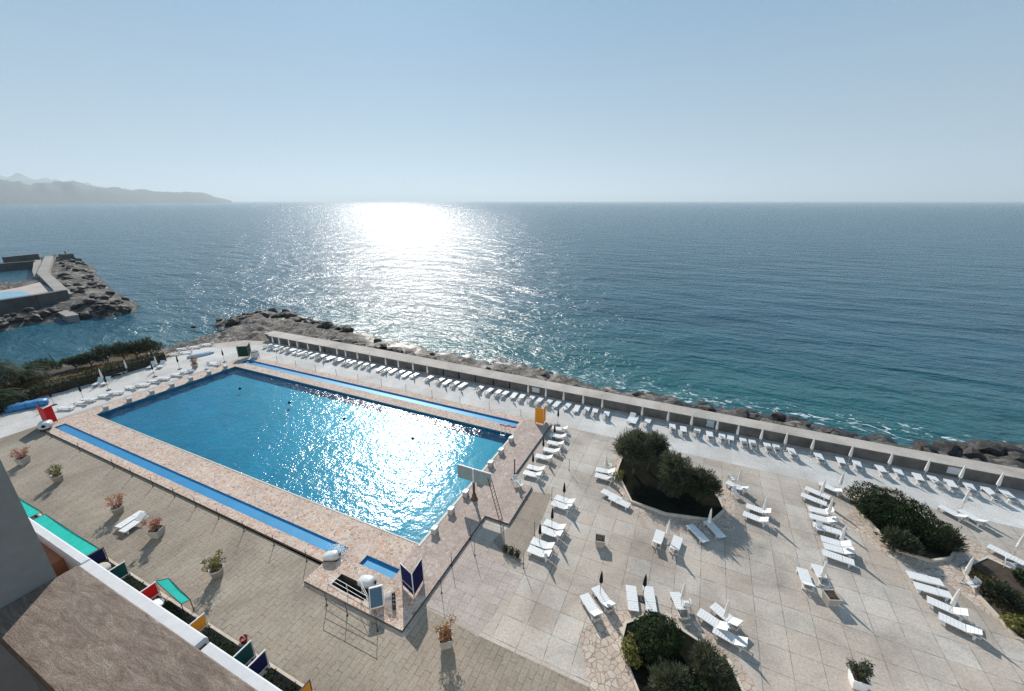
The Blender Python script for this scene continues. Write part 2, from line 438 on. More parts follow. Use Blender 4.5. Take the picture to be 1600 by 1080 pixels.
# ------------------------------------------------------------------ terrace ground and paved areas
WALL_Y0, WALL_Y1, WALL_Z = 48.75, 51.5, 1.3
G0 = [(64, -40), (64, 48.9), (-74, 48.9), (-79, 47.5), P(300, 541), P(262, 553), (-84, 30), (-80, 22), (-84, 12), (-86, -40)]
PX0, PX1, PY0, PY1 = -66.8, -17.2, 20.05, 37.75        # swimming pool
NC = (-67.4, -21.9, 16.45, 17.45)                         # near channel
SP = (-20.1, -17.0, 16.65, 17.5)                          # small plunge pool
FC = (-67.8, -17.6, 39.35, 40.65)                         # far channel
PIT = (-20.6, -17.6, 14.45, 15.45)
def cells(mb, xs, ys, test, z):
    for i in range(len(xs)-1):
        for j in range(len(ys)-1):
            cx = (xs[i]+xs[i+1])/2; cy = (ys[j]+ys[j+1])/2
            if test(cx, cy):
                mb.quad((xs[i], ys[j], z), (xs[i+1], ys[j], z), (xs[i+1], ys[j+1], z), (xs[i], ys[j+1], z))
def in_r(x, y, r): return r[0] < x < r[1] and r[2] < y < r[3]
# the terrace sheet, left open under the sunken basins
OPEN = (-69.4, -16.9, 14.2, 41.6)
mb = MB()
mb.prism(ccw(G0), -4.0, -0.30)
def grid_ground():
    xs = sorted({-86, -84, -80, -74, 64, OPEN[0], OPEN[1]}); ys = sorted({-40, 12, OPEN[2], OPEN[3], 48.9})
    cells(mb, [-74, OPEN[0], OPEN[1], 64], [-40, OPEN[2], OPEN[3], 48.9], lambda x, y: not in_r(x, y, OPEN), 0.0)
    mb.sheet(ccw([(-74, -40), (-74, 48.9), (-79, 47.5), P(300, 541), P(262, 553), (-84, 30), (-80, 22), (-84, 12), (-86, -40)]), 0.0)
    for a, b in (((OPEN[0], OPEN[2]), (OPEN[1], OPEN[2])), ((OPEN[1], OPEN[2]), (OPEN[1], OPEN[3])), ((OPEN[1], OPEN[3]), (OPEN[0], OPEN[3])), ((OPEN[0], OPEN[3]), (OPEN[0], OPEN[2]))):
        mb.quad((*a, -3), (*b, -3), (*b, 0), (*a, 0))
    n = len(G0); g = ccw(G0)
    for i in range(n):
        a, b = g[i], g[(i+1) % n]
        mb.quad((*a, -0.3), (*b, -0.3), (*b, 0), (*a, 0))
mb = MB(); grid_ground()
mb.add([(p[0], p[1], -4) for p in ccw(G0)], [])
terr = kind(mb.build('terrace', M['terrace_slabs']), 'structure')
mb = MB(); g = ccw(G0)
for i in range(len(g)):
    a, b = g[i], g[(i+1) % len(g)]
    mb.quad((*a, -4), (*b, -4), (*b, -0.3), (*a, -0.3))
kind(mb.build('terrace_edge', M['concrete']), 'structure')

def paved(name, poly, mat, z):
    mb = MB(); poly = ccw(poly)
    n = len(poly); mb.sheet(poly, z)
    for i in range(n):
        a, b = poly[i], poly[(i+1) % n]
        mb.quad((*a, 0.0005), (*b, 0.0005), (*b, z), (*a, z))
    return kind(mb.build(name, mat), 'structure')
paved('near_paving', [(-79, 9.2), (30, 9.2), (30, 15.9), (-9.6, 15.75), (-13.6, 15.9), (-13.6, 13.7), (-22.6, 13.7), (-22.6, 15.5), (-72, 15.8), (-79, 15.0)], M['near_pavers'], 0.004)
paved('tiled_paving', [P(660, 925), P(745, 995), P(815, 905), P(735, 850), (-13.95, 21.8)], M['pink_tiles'], 0.005)
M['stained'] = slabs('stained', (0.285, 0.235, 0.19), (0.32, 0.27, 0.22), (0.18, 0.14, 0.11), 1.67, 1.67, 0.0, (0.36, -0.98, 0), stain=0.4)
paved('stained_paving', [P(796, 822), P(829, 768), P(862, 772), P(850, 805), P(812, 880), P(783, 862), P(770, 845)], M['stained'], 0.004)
paved('seaside_promenade', [(-73.5, 42.0), (62, 42.4), (62, 48.0), (-73.5, 48.0)], M['pale_band'], 0.006)
paved('pool_end_paving', [(-79.5, 18), (-70.2, 17.4), (-70.2, 42), (-73.4, 42.1), (-73.4, 47), P(305, 545), P(268, 558), (-81.5, 30)], M['pale_band'], 0.005)
paved('left_paving', [(-82, 9.5), (-70.2, 12.0), (-70.2, 17.3), (-79, 17.2)], M['pale_band'], 0.009)
paved('wall_kerb', [(-73.5, 48.0), (62, 48.0), (62, 48.72), (-73.5, 48.72)], M['pink_kerb'], 0.10)

# ------------------------------------------------------------------ pool deck with its basins
DZ = 0.2
xs = sorted({-69.0, NC[0], NC[1], SP[0], SP[1], PX0, PX1, FC[0], FC[1], PIT[0], PIT[1], -22.6, -13.93, -11.7})
ys = sorted({13.9, PIT[2], PIT[3], 15.65, NC[2], SP[2], NC[3], SP[3], PY0, PY1, FC[2], FC[3], 41.9, 24.9, 30.13})
HOLES = [(PX0, PX1, PY0, PY1), NC, SP, FC, PIT]
def on_deck(x, y):
    if any(in_r(x, y, h) for h in HOLES): return False
    return (-69.0 < x < -13.93 and 15.65 < y < 41.9) or (-22.6 < x < -13.93 and 13.9 < y < 15.7) or (-14 < x < -11.7 and 24.9 < y < 30.13)
def deck_part(name, test, mat, z=DZ):
    mb = MB(); cells(mb, xs, ys, test, z)
    return mb.build(name, mat)
def is_pink(x, y): return (x > PX1 and y > 16.4) or (x > -13.95)
dk = kind(deck_part('pool_deck', lambda x, y: on_deck(x, y) and not is_pink(x, y), M['deck_crazy']), 'structure')
kind(deck_part('pool_deck_end', lambda x, y: on_deck(x, y) and is_pink(x, y), M['deck_pink']), 'structure')
mb = MB()
out = [(-69, 15.65), (-22.6, 15.65), (-22.6, 13.9), (-13.93, 13.9), (-13.93, 24.9), (-11.7, 24.9), (-11.7, 30.13), (-13.93, 30.13), (-13.93, 41.9), (-69, 41.9)]
for i in range(len(out)):
    a, b = out[i], out[(i+1) % len(out)]
    mb.quad((*a, -0.02), (*b, -0.02), (*b, DZ), (*a, DZ))
kind(mb.build('pool_deck_step', plain('deck_step', (0.10, 0.075, 0.06), 0.85, 0.3)), 'structure')

M['pool_blue'] = slabs('pool_blue', (0.009, 0.168, 0.285), (0.010, 0.185, 0.305), (0.008, 0.145, 0.25), 2.5, 2.5, 0.0, ms=0.03, stain=0.2, rough=0.5)
M['channel_blue'] = plain('channel_blue', (0.026, 0.215, 0.435), 0.5, 0.10, 0.8)
def basin(name, r, depth, mat):
    x0, x1, y0, y1 = r; mb = MB(); z0, z1 = DZ - depth, DZ
    mb.quad((x0,y0,z0), (x1,y0,z0), (x1,y1,z0), (x0,y1,z0))
    mb.quad((x0,y0,z0), (x0,y0,z1), (x1,y0,z1), (x1,y0,z0)); mb.quad((x1,y1,z0), (x1,y1,z1), (x0,y1,z1), (x0,y1,z0))
    mb.quad((x1,y0,z0), (x1,y0,z1), (x1,y1,z1), (x1,y1,z0)); mb.quad((x0,y1,z0), (x0,y1,z1), (x0,y0,z1), (x0,y0,z0))
    return kind(mb.build(name, mat), 'structure')
basin('pool_basin', (PX0, PX1, PY0, PY1), 0.85, M['pool_blue'])
basin('channel_basin', NC, 0.13, M['channel_blue'])
basin('plunge_basin', SP, 0.20, M['channel_blue'])
basin('far_channel_basin', FC, 0.20, M['channel_blue'])
basin('machine_pit', PIT, 1.6, M['asphalt_dark'])
def pool_water(name, tint, layers, rough):
    m = bpy.data.materials.new(name); m.use_nodes = True
    t = NT.__new__(NT); t.m = m; t.t = m.node_tree; t.n = t.t.nodes; t.l = t.t.links; t.b = t.n['Principled BSDF']
    calm = None
    if rough > 0.1:      # the sheltered right end of the pool is calmer
        g_ = t.node('ShaderNodeNewGeometry'); sp_ = t.node('ShaderNodeSeparateXYZ'); t.l.new(g_.outputs['Position'], sp_.inputs[0])
        calm = t.rng(t.math('ADD', sp_.outputs[0], t.math('MULTIPLY', t.noise(t.pos(), 0.35, 3), 5.0)), -20.5, -16.5, 1.0, 0.28)
    nrm, _ = water_normals(t, layers, mask=calm)
    tr = t.node('ShaderNodeBsdfTransparent'); tr.inputs[0].default_value = (*tint, 1)
    gl = t.node('ShaderNodeBsdfGlossy'); gl.inputs['Roughness'].default_value = rough; gl.inputs['Color'].default_value = (0.72, 0.74, 0.76, 1); t.l.new(nrm, gl.inputs['Normal'])
    fr = t.node('ShaderNodeFresnel'); t.l.new(nrm, fr.inputs['Normal'])
    gb = t.node('ShaderNodeNewGeometry')      # a thin sheet: the same reflectance from below as from above
    t.l.new(t.math('ADD', 1.333, t.math('MULTIPLY', gb.outputs['Backfacing'], 1/1.333 - 1.333)), fr.inputs['IOR'])
    mx = t.node('ShaderNodeMixShader')
    t.l.new(fr.outputs[0], mx.inputs[0]); t.l.new(tr.outputs[0], mx.inputs[1]); t.l.new(gl.outputs[0], mx.inputs[2])
    t.l.new(mx.outputs[0], t.n['Material Output'].inputs['Surface'])
    t.n.remove(t.b)
    return m
M['pool_water'] = pool_water('pool_water', (0.42, 0.86, 0.93), [((1, 1.4, 1), R(30), 0.35, 1, 0.13), ((1, 1.3, 1), R(-20), 1.5, 1, 0.075), ((1, 1.2, 1), R(15), 5.5, 2, 0.032)], 0.14)
M['still_water'] = pool_water('still_water', (0.75, 0.93, 0.96), [((1, 1, 1), 0, 0.9, 2, 0.02)], 0.05)
def water(name, r, z, m):
    mb = MB(); mb.quad((r[0], r[2], z), (r[1], r[2], z), (r[1], r[3], z), (r[0], r[3], z))
    return kind(mb.build(name, m), 'structure')
water('pool_water', (PX0, PX1, PY0, PY1), DZ - 0.26, M['pool_water'])
water('channel_water', NC, DZ - 0.06, M['still_water'])
water('plunge_water', SP, DZ - 0.08, M['still_water'])
water('far_channel_water', FC, DZ - 0.10, M['still_water'])
mb = MB(); mb.box(PX0 - 0.25, PX1, PY0 - 0.12, PY0, 0.1, DZ + 0.03); mb.box(PX1, PX1 + 0.22, PY0 - 0.22, PY1, 0.1, DZ + 0.03)
kind(mb.build('pool_coping', plain('coping', (0.42, 0.42, 0.38), 0.6, 0.2)), 'structure')
# ------------------------------------------------------------------ foliage, boulders
def leaf_cloud(mb, c, r, n, size, rng, shell=0.55, flat=1.0, up=0.3, spray=False):
    """n small leaf faces through the volume of an uneven ellipsoid"""
    c = Vector(c)
    for i in range(n):
        d = Vector((rng.gauss(0, 1), rng.gauss(0, 1), rng.gauss(0, 1))).normalized()
        k = (shell + (1 - shell) * rng.random()) if rng.random() < 0.8 else rng.random()
        lump = 1 + (0.42 if spray else 0.28) * noise.noise((d.x*2.1 + c.x, d.y*2.1 + c.y, d.z*2.1)) + (0.30 * noise.noise((d.x*5.5 + c.x, d.y*5.5 + c.y, d.z*5.5)) if spray else 0)
        p = c + Vector((d.x*r[0], d.y*r[1], d.z*r[2])) * k * lump
        nrm = (d + Vector((rng.gauss(0, .7), rng.gauss(0, .7), rng.gauss(0, .7) + up))).normalized()
        a = nrm.orthogonal().normalized(); a = Matrix.Rotation(rng.random()*6.28, 3, nrm) @ a; b = nrm.cross(a)
        s = size * (0.6 + 0.8*rng.random()); w = s * 0.55 * flat
        if spray:
            a = (d + Vector((rng.gauss(0, .35), rng.gauss(0, .35), 0.7 + rng.gauss(0, .3)))).normalized(); b = a.cross(nrm).normalized(); s *= 1.7; w *= 0.8
        mb.add([p - a*s, p - b*w, p + a*s, p + b*w], [(0, 1, 2, 3)])
def branchy(mb, base, tips, r0, rng):
    for tpt in tips:
        b = Vector(base); e = Vector(tpt); mid = b.lerp(e, 0.5) + Vector((rng.uniform(-.15, .15), rng.uniform(-.15, .15), 0.05))
        mb.tube([b, mid, e], r0, 6, r0*0.35)
def make_tree(name, label, cat, base, blobs, trunk_r, mat, n, size, seed, group=None, flat=1.0, shell=0.55):
    rng = random.Random(seed)
    root = tag(empty(name, (base[0], base[1], base[2] if len(base) > 2 else 0.0)), label, cat, group)
    tips = [b[0] for b in blobs]
    mb = MB()
    low = min(0.9, min(t_[2] for t_ in tips) * 0.45)
    mb.tube([(0, 0, -0.1), (0.03, 0.02, low*0.5), (0.05, 0.0, low)], trunk_r, 7, trunk_r*0.75)
    branchy(mb, (0.05, 0, low - 0.05), [Vector(t_) * 1.0 for t_ in tips], trunk_r*0.7, rng)
    mb.build('trunk', M['bark'], root)
    mb = MB(); tot = sum(b[1][0]*b[1][1]*b[1][2] for b in blobs)
    for c, r in blobs:
        leaf_cloud(mb, c, r, int(n * r[0]*r[1]*r[2] / tot), size, rng, shell, flat, spray=mat in ('foliage_grey', 'foliage') and name != 'clipped_shrub')
    mb.build('crown', M[mat], root)
    return root

# ------------------------------------------------------------------ kinds of furniture
def slat_panel(mb, y0, y1, w, n, z=0.0, m=None):
    mb.box(-w/2, -w/2 + 0.04, y0, y1, z - 0.035, z + 0.002, m); mb.box(w/2 - 0.04, w/2, y0, y1, z - 0.035, z + 0.002, m)
    s = (y1 - y0) / n
    for i in range(n):
        mb.box(-w/2 + 0.041, w/2 - 0.041, y0 + i*s + 0.008, y0 + (i+1)*s - 0.008, z - 0.02, z + 0.006, m)
def lounger_proto(ang, far=False):
    root = empty('sun_lounger'); wp = M['white_plastic']
    W = 0.68
    mb = MB(); slat_panel(mb, -1.0, 0.28, W, 7, 0.36); mb.box(-W/2, W/2, -1.02, -1.0, 0.30, 0.37); mb.build('seat', wp, root)
    mb = MB(); m = Matrix.Translation((0, 0.30, 0.365)) @ Matrix.Rotation(R(ang), 4, 'X')
    slat_panel(mb, 0.0, 0.74, W - 0.03, 4, 0.0, m)
    if ang > 8:
        for sx in (-0.24, 0.24):
            e = m @ Vector((sx, 0.45, -0.03)); mb.tube([e, (sx, 0.72, 0.33)], 0.014, 5)
    mb.build('backrest', wp, root)
    mb = MB()
    for sx in (-1, 1): mb.box(sx*0.31 - 0.02, sx*0.31 + 0.02, 0.28, 0.98, 0.31, 0.35)
    mb.box(-0.31, 0.31, 0.96, 1.0, 0.31, 0.35); mb.build('frame', wp, root)
    for sx in (-1, 1):
        for y in (-0.82, 0.70):
            mb = MB(); mb.loft([[(sx*0.30-0.03, y-0.05, 0), (sx*0.30+0.03, y-0.05, 0), (sx*0.30+0.03, y+0.05, 0), (sx*0.30-0.03, y+0.05, 0)],
                                [(sx*0.30-0.025, y-0.09, 0.33), (sx*0.30+0.025, y-0.09, 0.33), (sx*0.30+0.025, y+0.09, 0.33), (sx*0.30-0.025, y+0.09, 0.33)]])
            mb.build('leg', wp, root)
    return root
LOUNGER = {a: lounger_proto(a) for a in (0, 28, 48)}
def lounger(head, foot, label, group, ang=28, z=0.0, px=True):
    """head and foot are pixels of the lounger's ends (at bed height) or ground points"""
    if px: h = P(*head, z + 0.36); f = P(*foot, z + 0.36)
    else: h, f = head, foot
    c = ((h[0]+f[0])/2, (h[1]+f[1])/2, z)
    o = inst(LOUNGER[ang], c, math.atan2(h[1]-f[1], h[0]-f[0]) - math.pi/2)
    o.scale = (1.03, 0.93, 0.95)
    return tag(o, label, 'sun lounger', group)

def parasol_proto(mat, dark):
    root = empty('closed_parasol')
    mb = MB(); mb.bbox(-0.24, 0.24, -0.24, 0.24, 0, 0.07, 0.015); mb.tube([(0, 0, 0.07), (0, 0, 0.30)], 0.032, 7)
    mb.build('base', M['concrete'] if not dark else M['dark_metal'], root)
    mb = MB(); mb.tube([(0, 0, 0.25), (0, 0, 2.26)], 0.019, 6); mb.build('pole', M['dark_metal'] if dark else M['white_plastic'], root)
    mb = MB()
    if dark: mb.lathe([(0.05, 1.22), (0.115, 1.28), (0.125, 1.45), (0.10, 1.8), (0.05, 2.15), (0.012, 2.25)], 12, star=0.30)
    else: mb.lathe([(0.09, 0.82), (0.145, 0.88), (0.14, 1.05), (0.115, 1.5), (0.085, 1.9), (0.05, 2.15), (0.015, 2.22)], 12, star=0.28)
    cn = mb.build('canopy', mat, root)
    mb = MB(); mb.lathe([(0.128, 1.42), (0.132, 1.44), (0.128, 1.47)] if dark else [(0.137, 1.18), (0.142, 1.2), (0.135, 1.23)], 10); mb.build('tie_strap', mat, cn)
    mb = MB(); mb.lathe([(0.012, 2.25), (0.03, 2.28), (0.0, 2.33)], 6); mb.build('finial', M['white_plastic'] if not dark else M['dark_metal'], root)
    return root
PAR = {False: parasol_proto(M['white_canvas'], False), True: parasol_proto(M['black_canvas'], True)}
def parasol(p, label, group, dark=False, z=0.0, px=True, rz=0.0):
    q = P(*p, z) if px else p
    return tag(inst(PAR[dark], (q[0], q[1], z), rz), label, 'parasol', group)

def chair_proto():
    root = empty('plastic_armchair'); wp = M['white_plastic']
    mb = MB(); mb.bbox(-0.24, 0.24, -0.24, 0.22, 0.40, 0.44, 0.015); mb.build('seat', wp, root)
    mb = MB(); m = Matrix.Translation((0, 0.22, 0.44)) @ Matrix.Rotation(R(-14), 4, 'X')
    for i in range(5): mb.box(-0.22 + i*0.092, -0.22 + i*0.092 + 0.07, -0.012, 0.012, 0, 0.40, m)
    mb.box(-0.24, 0.24, -0.02, 0.02, 0.40, 0.47, m); mb.build('backrest', wp, root)
    for sx in (-1, 1):
        mb = MB(); mb.tube([(sx*0.26, 0.26, 0.66), (sx*0.28, 0.0, 0.65), (sx*0.27, -0.22, 0.63)], 0.024, 6); mb.build('armrest', wp, root)
        for y in (-0.22, 0.24):
            mb = MB(); mb.tube([(sx*0.27, y*1.1, 0), (sx*0.25, y, 0.42), (sx*0.265, y, 0.64)], 0.022, 6, 0.016); mb.build('leg', wp, root)
    return root
CHAIR = chair_proto()
def chair(p, rz, label, group='white plastic armchairs', z=0.0):
    q = P(*p, z + 0.4)
    return tag(inst(CHAIR, (q[0], q[1], z), R(rz)), label, 'chair', group)

ONES = 'zeroth first second third fourth fifth sixth seventh eighth ninth tenth eleventh twelfth thirteenth fourteenth fifteenth sixteenth seventeenth eighteenth nineteenth'.split()
TENS = {20: ('twentieth', 'twenty'), 30: ('thirtieth', 'thirty'), 40: ('fortieth', 'forty')}
def ordn(n):
    if n < 20: return ONES[n]
    d = n // 10 * 10
    return TENS[d][0] if n == d else TENS[d][1] + '-' + ONES[n - d]

# ------------------------------------------------------------------ sea wall, walkway
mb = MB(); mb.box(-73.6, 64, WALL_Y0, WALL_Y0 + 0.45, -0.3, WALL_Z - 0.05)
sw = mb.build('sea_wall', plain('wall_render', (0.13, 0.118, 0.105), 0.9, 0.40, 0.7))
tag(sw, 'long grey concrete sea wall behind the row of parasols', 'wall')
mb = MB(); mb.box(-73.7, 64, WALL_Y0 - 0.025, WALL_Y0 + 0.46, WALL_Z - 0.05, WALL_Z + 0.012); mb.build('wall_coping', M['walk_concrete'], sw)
mb = MB()
wk = [(-75.5, 51.4), (-66, 51.5), (-48, 51.7), (-29, 51.4), (-13.6, 51.1), (2.6, 50.95), (12.6, 50.8), (21, 50.7), (31, 50.9), (64, 51.0)]
vs = []; fs = []
for i, (x, y) in enumerate(wk):
    vs += [(x, WALL_Y0 + 0.45, WALL_Z), (x, y, WALL_Z - 0.02), (x, y + 0.1, WALL_Z - 0.25), (x, y + 0.5, -3.2)]
for i in range(len(wk) - 1):
    for k in range(3):
        a = i*4 + k; fs.append((a, a + 1, a + 5, a + 4))
mb.add(vs, fs); mb.quad(*[vs[k] for k in (0, 3, 2, 1)])
kind(mb.build('sea_walkway', M['walk_concrete']), 'structure')
def panel_on_wall(name, px0, px1, z0, z1, mat, label, cat):
    a = P(*px0, (z0+z1)/2); b = P(*px1, (z0+z1)/2)
    mb = MB(); mb.bbox(a[0], b[0], WALL_Y0 - 0.05, WALL_Y0 - 0.002, z0, z1, 0.01)
    return tag(mb.build(name, mat), label, cat)
panel_on_wall('notice_board', (1477, 730), (1502, 735), 0.42, 1.14, M['pale_metal'], 'blank pale board fixed on the sea wall near the right edge', 'board')
panel_on_wall('notice_board', (836, 604), (847, 606), 0.40, 1.10, M['pale_metal'], 'blank pale board fixed on the sea wall behind the yellow screen', 'board')
a = P(1110, 656, 0.9)
mb = MB(); mb.loft([[(a[0]-0.45, WALL_Y0-0.07, 0.35), (a[0]+0.45, WALL_Y0-0.05, 0.32), (a[0]+0.45, WALL_Y0-0.002, 0.32), (a[0]-0.45, WALL_Y0-0.002, 0.35)],
                    [(a[0]-0.35, WALL_Y0-0.10, 0.75), (a[0]+0.38, WALL_Y0-0.08, 0.78), (a[0]+0.38, WALL_Y0-0.002, 0.78), (a[0]-0.35, WALL_Y0-0.002, 0.75)],
                    [(a[0]-0.42, WALL_Y0-0.08, 1.2), (a[0]+0.40, WALL_Y0-0.08, 1.22), (a[0]+0.40, WALL_Y0-0.002, 1.22), (a[0]-0.42, WALL_Y0-0.002, 1.2)]])
tag(mb.build('beach_towel', M['pale_blue']), 'pale blue towel hanging on the sea wall', 'towel')

# ------------------------------------------------------------------ the long row of parasols and loungers at the sea wall
row = [(-70.5, 0), (-68.7, 0), (-66.0, 0), (-64.1, 0), (-61.5, 0), (-58.5, 0), (-56.6, 1), (-54.6, 0), (-52.6, 0), (-50.0, 0), (-47.3, 0), (-43.9, 0), (-41.4, 0), (-38.6, 0), (-35.9, 0),
       (-32.6, 1), (-29.9, 1), (-27.2, 1), (-24.3, 1), (-21.8, 1), (-19.3, 0), (-16.7, 0), (-14.2, 0), (-11.6, 0), (-9.1, 0), (-4.2, 0), (-1.2, 0), (1.4, 0), (4.1, 0), (6.2, 0), (8.5, 0),
       (10.8, 0), (13.2, 0), (16.5, 0), (19.7, 0), (22.5, 0), (25.0, 0), (27.6, 0)]
rr = random.Random(11)
GL = 'white sun loungers in the row along the sea wall'
GP = 'closed parasols in the row along the sea wall'
for i, (u, dark) in enumerate(row):
    k = ordn(len(row) - i)
    v = 47.4 + rr.uniform(-0.15, 0.15) - (0.5 if dark else 0)
    parasol((u, v), f"closed {'dark' if dark else 'white'} parasol by the sea wall, {k} in the row counted from the right", GP, bool(dark), px=False, rz=rr.random())
    for sx, side in ((-1, 'left'), (1, 'right')):
        if rr.random() < 0.06 and u > -40: continue
        a = rr.uniform(-0.12, 0.12); c = (u + sx*(0.66 + rr.uniform(-0.06, 0.10)), 46.75 + rr.uniform(-0.2, 0.2))
        d = (math.sin(a), math.cos(a)); s = -1
        lounger((c[0] + s*d[0], c[1] + s*d[1]), (c[0] - s*d[0], c[1] - s*d[1]),
                f'white plastic lounger on the {side} side of the {k} sea-wall parasol counted from the right', GL, rr.choice((0, 28, 28, 48)), px=False)
lounger((980 + 9, 649), (984, 657), 'white plastic lounger standing alone in the sea-wall row above the leftmost tree', GL, 28)

# ------------------------------------------------------------------ loungers in a line beside the pool deck
GD = 'white loungers in pairs along the pool end'
GB = 'closed dark parasols along the pool end'
def pool_pair(par, ls, word, z=0.0):
    if par: parasol(par, f'closed dark parasol between white loungers by the pool end, {word}', GB, True, z)
    for (h, f), side in zip(ls, ('seaward', 'landward')):
        lounger(h, f, f'white lounger, {side} one of the pool-end pair {word}', GD, 28, z)
pool_pair((871.5, 665), [((886, 671), (864, 668)), ((884, 683), (861, 679))], 'nearest the yellow screen')
pool_pair((866, 690), [((881, 695), (856, 690)), ((875, 706), (849, 701))], 'second from the yellow screen')
pool_pair((848.5, 713), [((864, 717), (837, 711)), ((852, 735), (824, 728))], 'third from the yellow screen')
pool_pair((832.5, 738), [((847, 744), (818, 737))], 'fourth from the yellow screen')
pool_pair((880.6, 787), [((895, 786), (871, 777)), ((892, 795), (864, 785))], 'just right of the board ladder')
pool_pair((862, 829), [((882, 827), (853, 815)), ((878, 838), (846, 826))], 'middle of the three near pairs')
pool_pair((843, 854), [((865, 857), (832, 844)), ((861, 870), (826, 856))], 'nearest the hotel')
mb = MB(); mb.tube([(0, 0, 0), (0, 0, 1.7)], 0.06, 8); mb.lathe([(0.11, 0), (0.10, 0.08), (0.06, 0.12)], 8)
q = P(804, 741, DZ); o = tag(mb.build('mooring_post', M['dark_metal'], loc=(q[0], q[1], DZ)), 'dark upright post at the inner corner of the pink deck', 'post')
chair((806, 752), 40, 'white armchair on the jutting corner of the pink pool deck', z=DZ)
chair((813, 757), 150, 'white armchair turned away on the jutting corner of the deck', z=DZ)

# ------------------------------------------------------------------ loungers on the open terrace
GT = 'white loungers scattered on the open terrace'
GW = 'closed white parasols on the open terrace'
for h, f, ang, lab in [
    ((958, 738), (934, 733), 28, 'white lounger left of the tree bed, under a white parasol, seaward one'),
    ((957, 748), (933, 742), 48, 'white lounger left of the tree bed, under a white parasol, landward one'),
    ((943, 767), (968, 780), 0, 'flat white lounger at the left kerb of the tree bed, nearer the sea'),
    ((955, 777), (981, 789), 0, 'flat white lounger at the left kerb of the tree bed, nearer the hotel'),
    ((1024, 856), (1033, 827), 28, 'white lounger below the tree bed, left of a matching one by a thin parasol'),
    ((1051, 866), (1061, 836), 28, 'white lounger below the tree bed, right of a matching one by a thin parasol'),
    ((1101, 843), (1080, 822), 0, 'white lounger across the front kerb of the tree bed, left of the parasol'),
    ((1127, 837), (1106, 815), 0, 'white lounger across the front kerb of the tree bed, right of the parasol'),
    ((1203, 802), (1168, 790), 28, 'white lounger right of the tree bed, seaward of two under a tall parasol'),
    ((1199, 816), (1163, 802), 28, 'white lounger right of the tree bed, landward of two under a tall parasol'),
    ((1163, 765), (1141, 755), 28, 'white lounger beside scattered chairs at the right tip of the tree bed'),
    ((1311, 768), (1286, 757), 28, 'white lounger by the promenade, farthest one left of the clipped shrub mass'),
    ((1290, 775), (1264, 764), 0, 'white lounger in a crossed pair left of the shrub mass, seaward one'),
    ((1288, 786), (1255, 773), 0, 'white lounger in a crossed pair left of the shrub mass, landward one'),
    ((1300, 802), (1268, 795), 48, 'white lounger in the stacked cluster left of the shrubs, topmost in the picture'),
    ((1304, 815), (1268, 806), 28, 'white lounger in the stacked cluster left of the shrubs, second from its top'),
    ((1310, 831), (1275, 820), 0, 'white lounger with dark undersides in the cluster left of the shrubs'),
    ((1325, 853), (1288, 842), 28, 'white lounger at a leaning parasol below the cluster left of the shrubs'),
    ((1331, 864), (1291, 853), 28, 'white lounger second from the bottom of the cluster left of the shrubs'),
    ((1329, 877), (1291, 864), 0, 'white lounger lowest in the picture of the cluster left of the shrubs'),
    ((1264, 919), (1254, 890), 28, 'white lounger left of the empty box planter on the open slabs'),
    ((1290, 912), (1277, 885), 48, 'white lounger behind the empty box planter, under a leaning parasol'),
    ((1475, 911), (1416, 896), 0, 'flat white lounger at the right shrub border, uppermost of four'),
    ((1489, 931), (1427, 913), 0, 'flat white lounger at the right shrub border, second of four'),
    ((1509, 962), (1452, 937), 28, 'white lounger at the right shrub border, third of four, by the parasol'),
    ((1528, 990), (1473, 964), 28, 'white lounger at the right shrub border, lowest of four'),
    ((1504, 809), (1474, 793), 28, 'white lounger behind the clipped shrub mass, left of a neighbour'),
    ((1537, 818), (1503, 798), 28, 'white lounger behind the clipped shrub mass, right of a neighbour'),
    ((1592, 876), (1552, 856), 0, 'white lounger beside the far right parasol on the crazy paving'),
    ((934, 964), (914, 931), 28, 'white lounger by the lower shrub bed, left of the left dark parasol'),
    ((954, 950), (932, 919), 28, 'white lounger by the lower shrub bed, right of the left dark parasol'),
    ((990, 950), (986, 918), 0, 'white lounger touching the lower shrub bed, left of the right dark parasol'),
    ((1018, 950), (1013, 920), 0, 'white lounger touching the lower shrub bed, right of the right dark parasol'),
    ((1068, 958), (1057, 932), 48, 'white lounger at the parasol right of the round shrub'),
    ((1128, 979), (1102, 962), 28, 'white lounger right of the lower shrub bed, leftmost of three'),
    ((1147, 973), (1122, 952), 28, 'white lounger right of the lower shrub bed, seaward of three'),
    ((1160, 1006), (1122, 985), 28, 'white lounger right of the lower shrub bed, nearest of three'),
    ]:
    lounger(h, f, lab, GT, ang)
lounger((220, 800), (186, 822), 'white lounger on the brown pavers between two pink-leaved planters', GT, 0)
lounger((226, 806), (192, 829), 'white lounger behind its twin on the brown pavers between pink-leaved planters', GT, 28)
